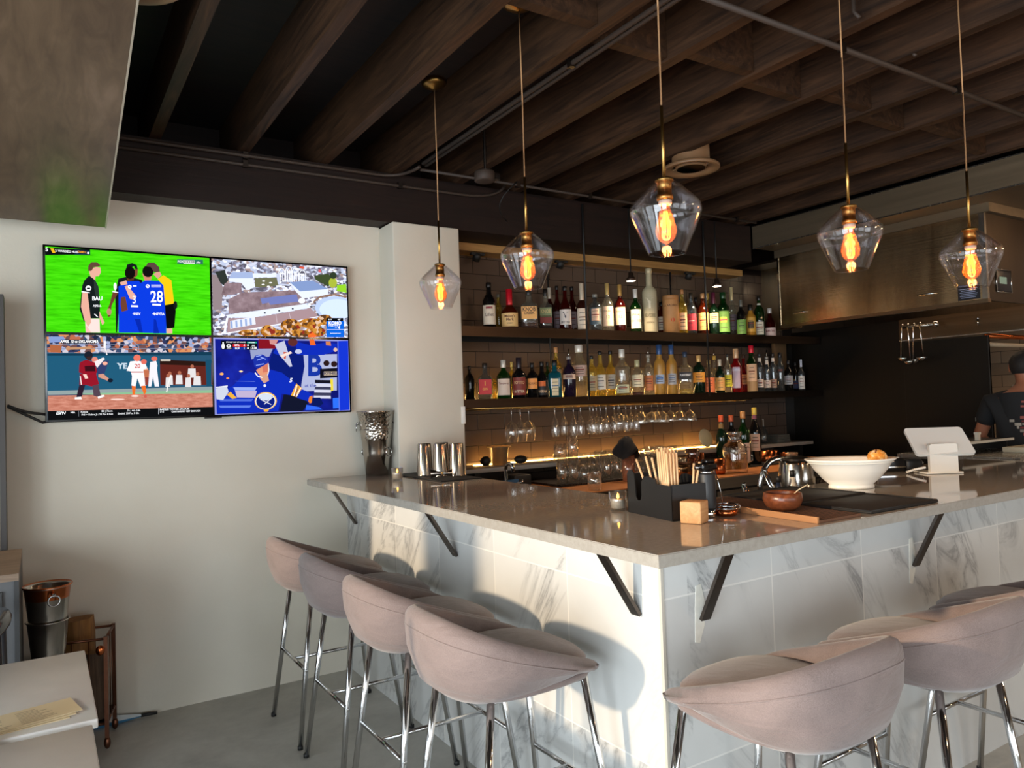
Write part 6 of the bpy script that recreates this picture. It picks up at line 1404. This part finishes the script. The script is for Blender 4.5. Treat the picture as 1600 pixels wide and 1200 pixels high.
for k,(pts,lb) in enumerate((([(-.12,3.97,1.505),(-.06,3.99,1.47),(.0,4.0,1.465),(.045,4.037,1.455)],'upper black cable running from grey panel to the television'),([(-.12,3.985,1.50),(-.05,4.0,1.46),(.01,4.01,1.425),(.07,4.037,1.435)],'lower black cable running from grey panel to the television'))):
    o=MB().tube(arc(pts[0],pts[1],pts[2])+[pts[3]],.006,8).build('cable',BLACK); tag(o,lb,'cable')
t=thing('low_stand','low black stand beside the cabinet under the copper-rimmed buckets','stand',(.015,3.62,0)); MB().box((-.075,-.085,.0),(.08,.085,.37)).build('stand_body',BLACKM,t); MB().box((-.077,-.087,.3705),(.082,.087,.382)).build('stand_top',BLACK,t)
bucket('lower satin steel bucket of a nested pair beside the cabinet',(.017,3.62,.3826),.050,.074,.24,SATIN,.17,0,0)
t=bucket('satin steel champagne bucket with copper rim, top of a nested pair',(.017,3.62,.50),.056,.082,.26,SATIN,.235,1,-1.35)
MB().open_lathe([(.0765,.205),(.0835,.256),(.0905,.264),(.0885,.268),(.082,.259)],n=40).build('copper_rim',COP,t)
# log basket
def basket():
    t=thing('log_basket','bronze metal log basket on small feet against the white wall','log basket',(.095,3.886,0),-.21)
    BZ=mat('bronze_bar','#6a4432',.32,.9,.15,30); x0,x1,y0,y1=-.10,.16,-.105,.112
    for (x,y) in ((x0,y0),(x1,y0),(x0,y1),(x1,y1)):
        p=MB().box((x-.008,y-.008,.05),(x+.008,y+.008,.485)).build('post',BZ,t); MB().sphere((x,y,.028),(.014,.014,.027),n=12,m=8).build('foot_ball',BZ,p)
    for z in (.11,.475):
        mb=MB()
        for a,b in (((x0,y0),(x1,y0)),((x1,y0),(x1,y1)),((x1,y1),(x0,y1)),((x0,y1),(x0,y0))): mb.tube([(*a,z),(*b,z)],.006,8)
        mb.build('rail',BZ,t)
    mb=MB()
    for i in range(1,4): mb.tube([(x1,y0+(y1-y0)*i/4,.11),(x1,y0+(y1-y0)*i/4,.475)],.003,6)
    for i in range(1,4): mb.tube([(x0+(x1-x0)*i/4,y0,.11),(x0+(x1-x0)*i/4,y0,.475)],.003,6)
    mb.build('side_bars',BZ,t); MB().box((x0,y0,.106),(x1,y1,.114)).build('bottom_plate',BLACKM,t)
    MB().sphere((x1-.02,y0-.012,.43),(.018,.012,.022)).build('ornament',COP,t)
basket()
BARK=m_wood('bark','#3a2c22','#6a5544','Z',.9,2.0,.8); CUTW=m_wood('split_wood','#6e4a2a','#a2743f','Z',.7,1.6,.4)
def log(label,c,r,L,M,rough=.1,seed=1):
    rnd=random.Random(seed); n=14; t=thing('firewood_log',label,'log',c,0,'firewood in the basket'); pr=[1+rnd.uniform(-rough,rough) for _ in range(n)]
    if True:
        vs=[];fs=[]
        for j in range(7):
            for i in range(n): a=2*PI*i/n; q=r*pr[i]*(1+.04*sin(j*1.3+i)); vs.append((q*cos(a),q*sin(a)*.8,-L/2+L*j/6))
        for j in range(6):
            for i in range(n): fs.append((j*n+i,j*n+(i+1)%n,(j+1)*n+(i+1)%n,(j+1)*n+i))
        MB().add(vs,fs,0,True,M).build('bark',BARK if seed>1 else CUTW,t); e=MB()
        MB().add(vs[:n],[tuple(range(n))[::-1]],0,False,M).build('cut_end',CUTW,t); MB().add(vs[-n:],[tuple(range(n))],0,False,M).build('cut_end',CUTW,t)
RXm=lambda a,b: Matrix.Rotation(a,4,'X')@Matrix.Rotation(b,4,'Y')
log('split log standing upright, tallest in the basket',(.140,3.905,.36),.066,.37,RXm(.0,-.06),.15,1)
log('bark-covered log upright at the front of basket',(.192,3.808,.265),.040,.29,RXm(-.0,.0),.08,2)
log('short dark log at the back left of basket',(.015,3.925,.26),.045,.28,RXm(.0,0),.08,5)
def umbrella():
    t=thing('umbrella','folded blue and white umbrella lying on the floor behind the log basket','umbrella',(.055,4.026,.032))
    d=Vector((1,-.01,-.05)).normalized(); Mq=Matrix.Translation((0,.0,0))@d.to_track_quat('Z','Y').to_matrix().to_4x4(); n=16; vs=[];fs=[];mi=[]
    for j in range(9):
        k=j/8; R=.030*(1-k)**.75+.004
        for i in range(n): a=2*PI*i/n; q=R*(1+.18*cos(4*a)); vs.append((q*cos(a),q*sin(a),.02+.32*k))
    b=MB(); 
    for j in range(8):
        for i in range(n): fs.append((j*n+i,j*n+(i+1)%n,(j+1)*n+(i+1)%n,(j+1)*n+i))
    b.add(vs,[f for i,f in enumerate(fs) if (i%n)%8<4],0,True,Mq); b.add(vs,[f for i,f in enumerate(fs) if (i%n)%8>=4],1,True,Mq); b.build('canopy',[mat('umbrella_blue','#4a8ab4',.6),mat('umbrella_white','#c9d3d6',.6)],t)
    MB().tube([Mq@Vector((0,0,.335)),Mq@Vector((0,0,.405))],[.009,.007],8).build('tip',BLACK,t); MB().tube([Mq@Vector((0,0,-.12)),Mq@Vector((0,0,.02))],.008,8).build('shaft',CHROME,t)
umbrella()
# two marble cafe tables and the menus
TM=mat('marble_table','#e6e4e0',.3,0,.05,9)
def table(label,x0,x1,y0,y1,z):
    t=thing('cafe_table',label,'table',((x0+x1)/2,(y0+y1)/2,0)); hx,hy=(x1-x0)/2,(y1-y0)/2
    MB().box((-hx,-hy,z-.022),(hx,hy,z),bev=.003).build('table_top',TM,t)
    MB().tube([(0,0,.02),(0,0,z-.03)],.03,16).build('pedestal',BLACKM,t); MB().box((-.22,-.22,0),(.22,.22,.015),bev=.004).build('foot_plate',BLACKM,t); MB().box((-.15,-.15,z-.032),(.15,.15,z-.0225)).build('top_plate',BLACKM,t)
table('white marble table with menus on it at lower left',-.62,.105,2.005,2.618,.74)
table('white marble table cut off at the bottom left corner',-.62,.092,1.33,1.975,.74)
PAP=mat('menu_paper','#d8c8a4',.7)
for k in range(3):
    mb=MB(); mb.box((-.16,-.055,0),(.16,.055,.0012)); o=mb.build('menu_sheet',PAP,None,(-.115+.012*k,2.085+.006*k,.7406+.0015*k),.10+.05*k); tag(o,'%s paper menu sheet in the small pile on the marble table'%('bottom','middle','top')[k],'menu','paper menus on the marble table')
    if k==2:
        tx=MB(); rnd=random.Random(5)
        for c in range(3):
            for r_ in range(9): tx.box((-.14+.09*c,-.045+.010*r_,.00125),(-.14+.09*c+rnd.uniform(.04,.075),-.0435+.010*r_,.0014))
        tx.build('printed_lines',mat('grey_ink','#5a5144',.7),o)
def chair():
    t=thing('dining_chair','dark chair with round glossy black back at the left edge','chair',(-.24,2.88,0))
    GB=mat('black_lacquer','#0b0b0d',.12); L=mat('chair_leg_grey','#34363a',.4,.4)
    MB().tube(arc((.10,.19,.80),(.175,.0,.825),(.10,-.19,.80),10),.020,10).build('back_rail',GB,t)
    MB().lathe([(.19,.44),(.205,.45),(.205,.465),(.19,.475)],n=30).build('seat',GB,t)
    for x,y in ((.13,.15),(.13,-.15)): MB().tube([(x*1.15,y*1.1,0),(x,y,.46),(x*.95,y*1.1,.80)],.012,10).build('leg',L,t)
    for x,y in ((-.14,.14),(-.14,-.14)): MB().tube([(x*1.15,y*1.1,0),(x,y,.455)],.012,10).build('leg',L,t)
chair()
o=MB().box((-.088,1.988,.0),(-.076,1.996,1.0)).build('slim_post',mat('slate_post','#46505a',.45)) if False else None

t=thing('post','slim slate-blue post standing between the two marble tables at left edge','post',(-.25,1.99,0))
MB().box((.10,-.010,0),(.160,.010,1.085)).build('post_shaft',mat('slate_panel','#3c444c',.45),t); MB().box((.098,-.012,1.0855),(.162,.012,1.10)).build('cap_rail',mat('slate_cap','#2c3238',.4),t)
t=thing('wall_switch','small white switch plate on the right edge of the pillar','switch',(2.094,YP-.0005,1.385))
MB().box((-.013,-.006,-.05),(.013,0,.05),bev=.002).build('plate',WHITEP,t); MB().box((-.005,-.009,-.012),(.005,-.0065,.012)).build('toggle',WHITEP,t)
KW,KS,SUN,EXPO=1.4,.8,2.6,.3
# ================================================================ light, camera
w=bpy.data.worlds.new('sky'); C.world=w; w.use_nodes=True
nt=w.node_tree; nt.nodes.clear()
out=nt.nodes.new('ShaderNodeOutputWorld'); bg=nt.nodes.new('ShaderNodeBackground'); nt.links.new(bg.outputs[0],out.inputs[0])
sky=nt.nodes.new('ShaderNodeTexSky'); sky.sky_type='HOSEK_WILKIE'; sky.sun_direction=(-.95,.05,.28); sky.turbidity=3.0; sky.ground_albedo=.35
nt.links.new(sky.outputs[0],bg.inputs[0]); bg.inputs[1].default_value=.55
def area(name,loc,rot,sx,sy,e,col):
    l=bpy.data.lights.new(name,'AREA'); l.shape='RECTANGLE'; l.size=sx; l.size_y=sy; l.energy=e; l.color=col
    o=bpy.data.objects.new(name,l); COL.objects.link(o); o.location=loc; o.rotation_euler=rot; return o
for (a,b),k in zip(WEST,(2.6,2.4,.75,.4)): area('window_daylight',(-2.43,(a+b)/2,1.12),(0,-PI/2,0),2.1,(b-a),20*(b-a)*KW*k,(.82,.92,1.0))
for (a,b) in SOUTH: area('window_daylight',((a+b)/2,-4.12,1.2),(PI/2,0,0),(b-a),1.9,24*(b-a)*KS,(.90,.95,1.0))
for p,e in (((4.3,-.7,2.45),34),((2.2,-1.2,2.45),16),((6.2,1.2,2.6),22)):  # unseen warm lights, added to brighten hood, joists and stool rims
    l=bpy.data.lights.new('warm_fill_light','POINT'); l.energy=e; l.color=(1.0,.64,.36); l.shadow_soft_size=.09
    o=bpy.data.objects.new('warm_fill_light',l); COL.objects.link(o); o.location=p
s=bpy.data.lights.new('low_sun','SUN'); s.energy=SUN; s.color=(1.0,.77,.52); s.angle=.035
so=bpy.data.objects.new('low_sun',s); COL.objects.link(so)
so.rotation_euler=Vector((1.0,-.045,-.27)).to_track_quat('-Z','Y').to_euler()
cd=bpy.data.cameras.new('camera'); cd.sensor_width=36; cd.lens=F/1600*36; cd.clip_start=.05; cd.clip_end=60
co=bpy.data.objects.new('camera',cd); COL.objects.link(co)
R3=Matrix(((RX[0],UY[0],-FW[0]),(RX[1],UY[1],-FW[1]),(RX[2],UY[2],-FW[2])))
co.matrix_world=Matrix.Translation(CAM)@R3.to_4x4(); C.camera=co
vs=C.view_settings; vs.view_transform='Standard'; vs.look='None'; vs.gamma=1; vs.use_curve_mapping=False; vs.exposure=EXPO
cy=C.cycles; cy.use_denoising=True; cy.max_bounces=10; cy.diffuse_bounces=5; cy.glossy_bounces=5; cy.transparent_max_bounces=40
cy.sample_clamp_indirect=6.0; cy.caustics_reflective=False; cy.caustics_refractive=False
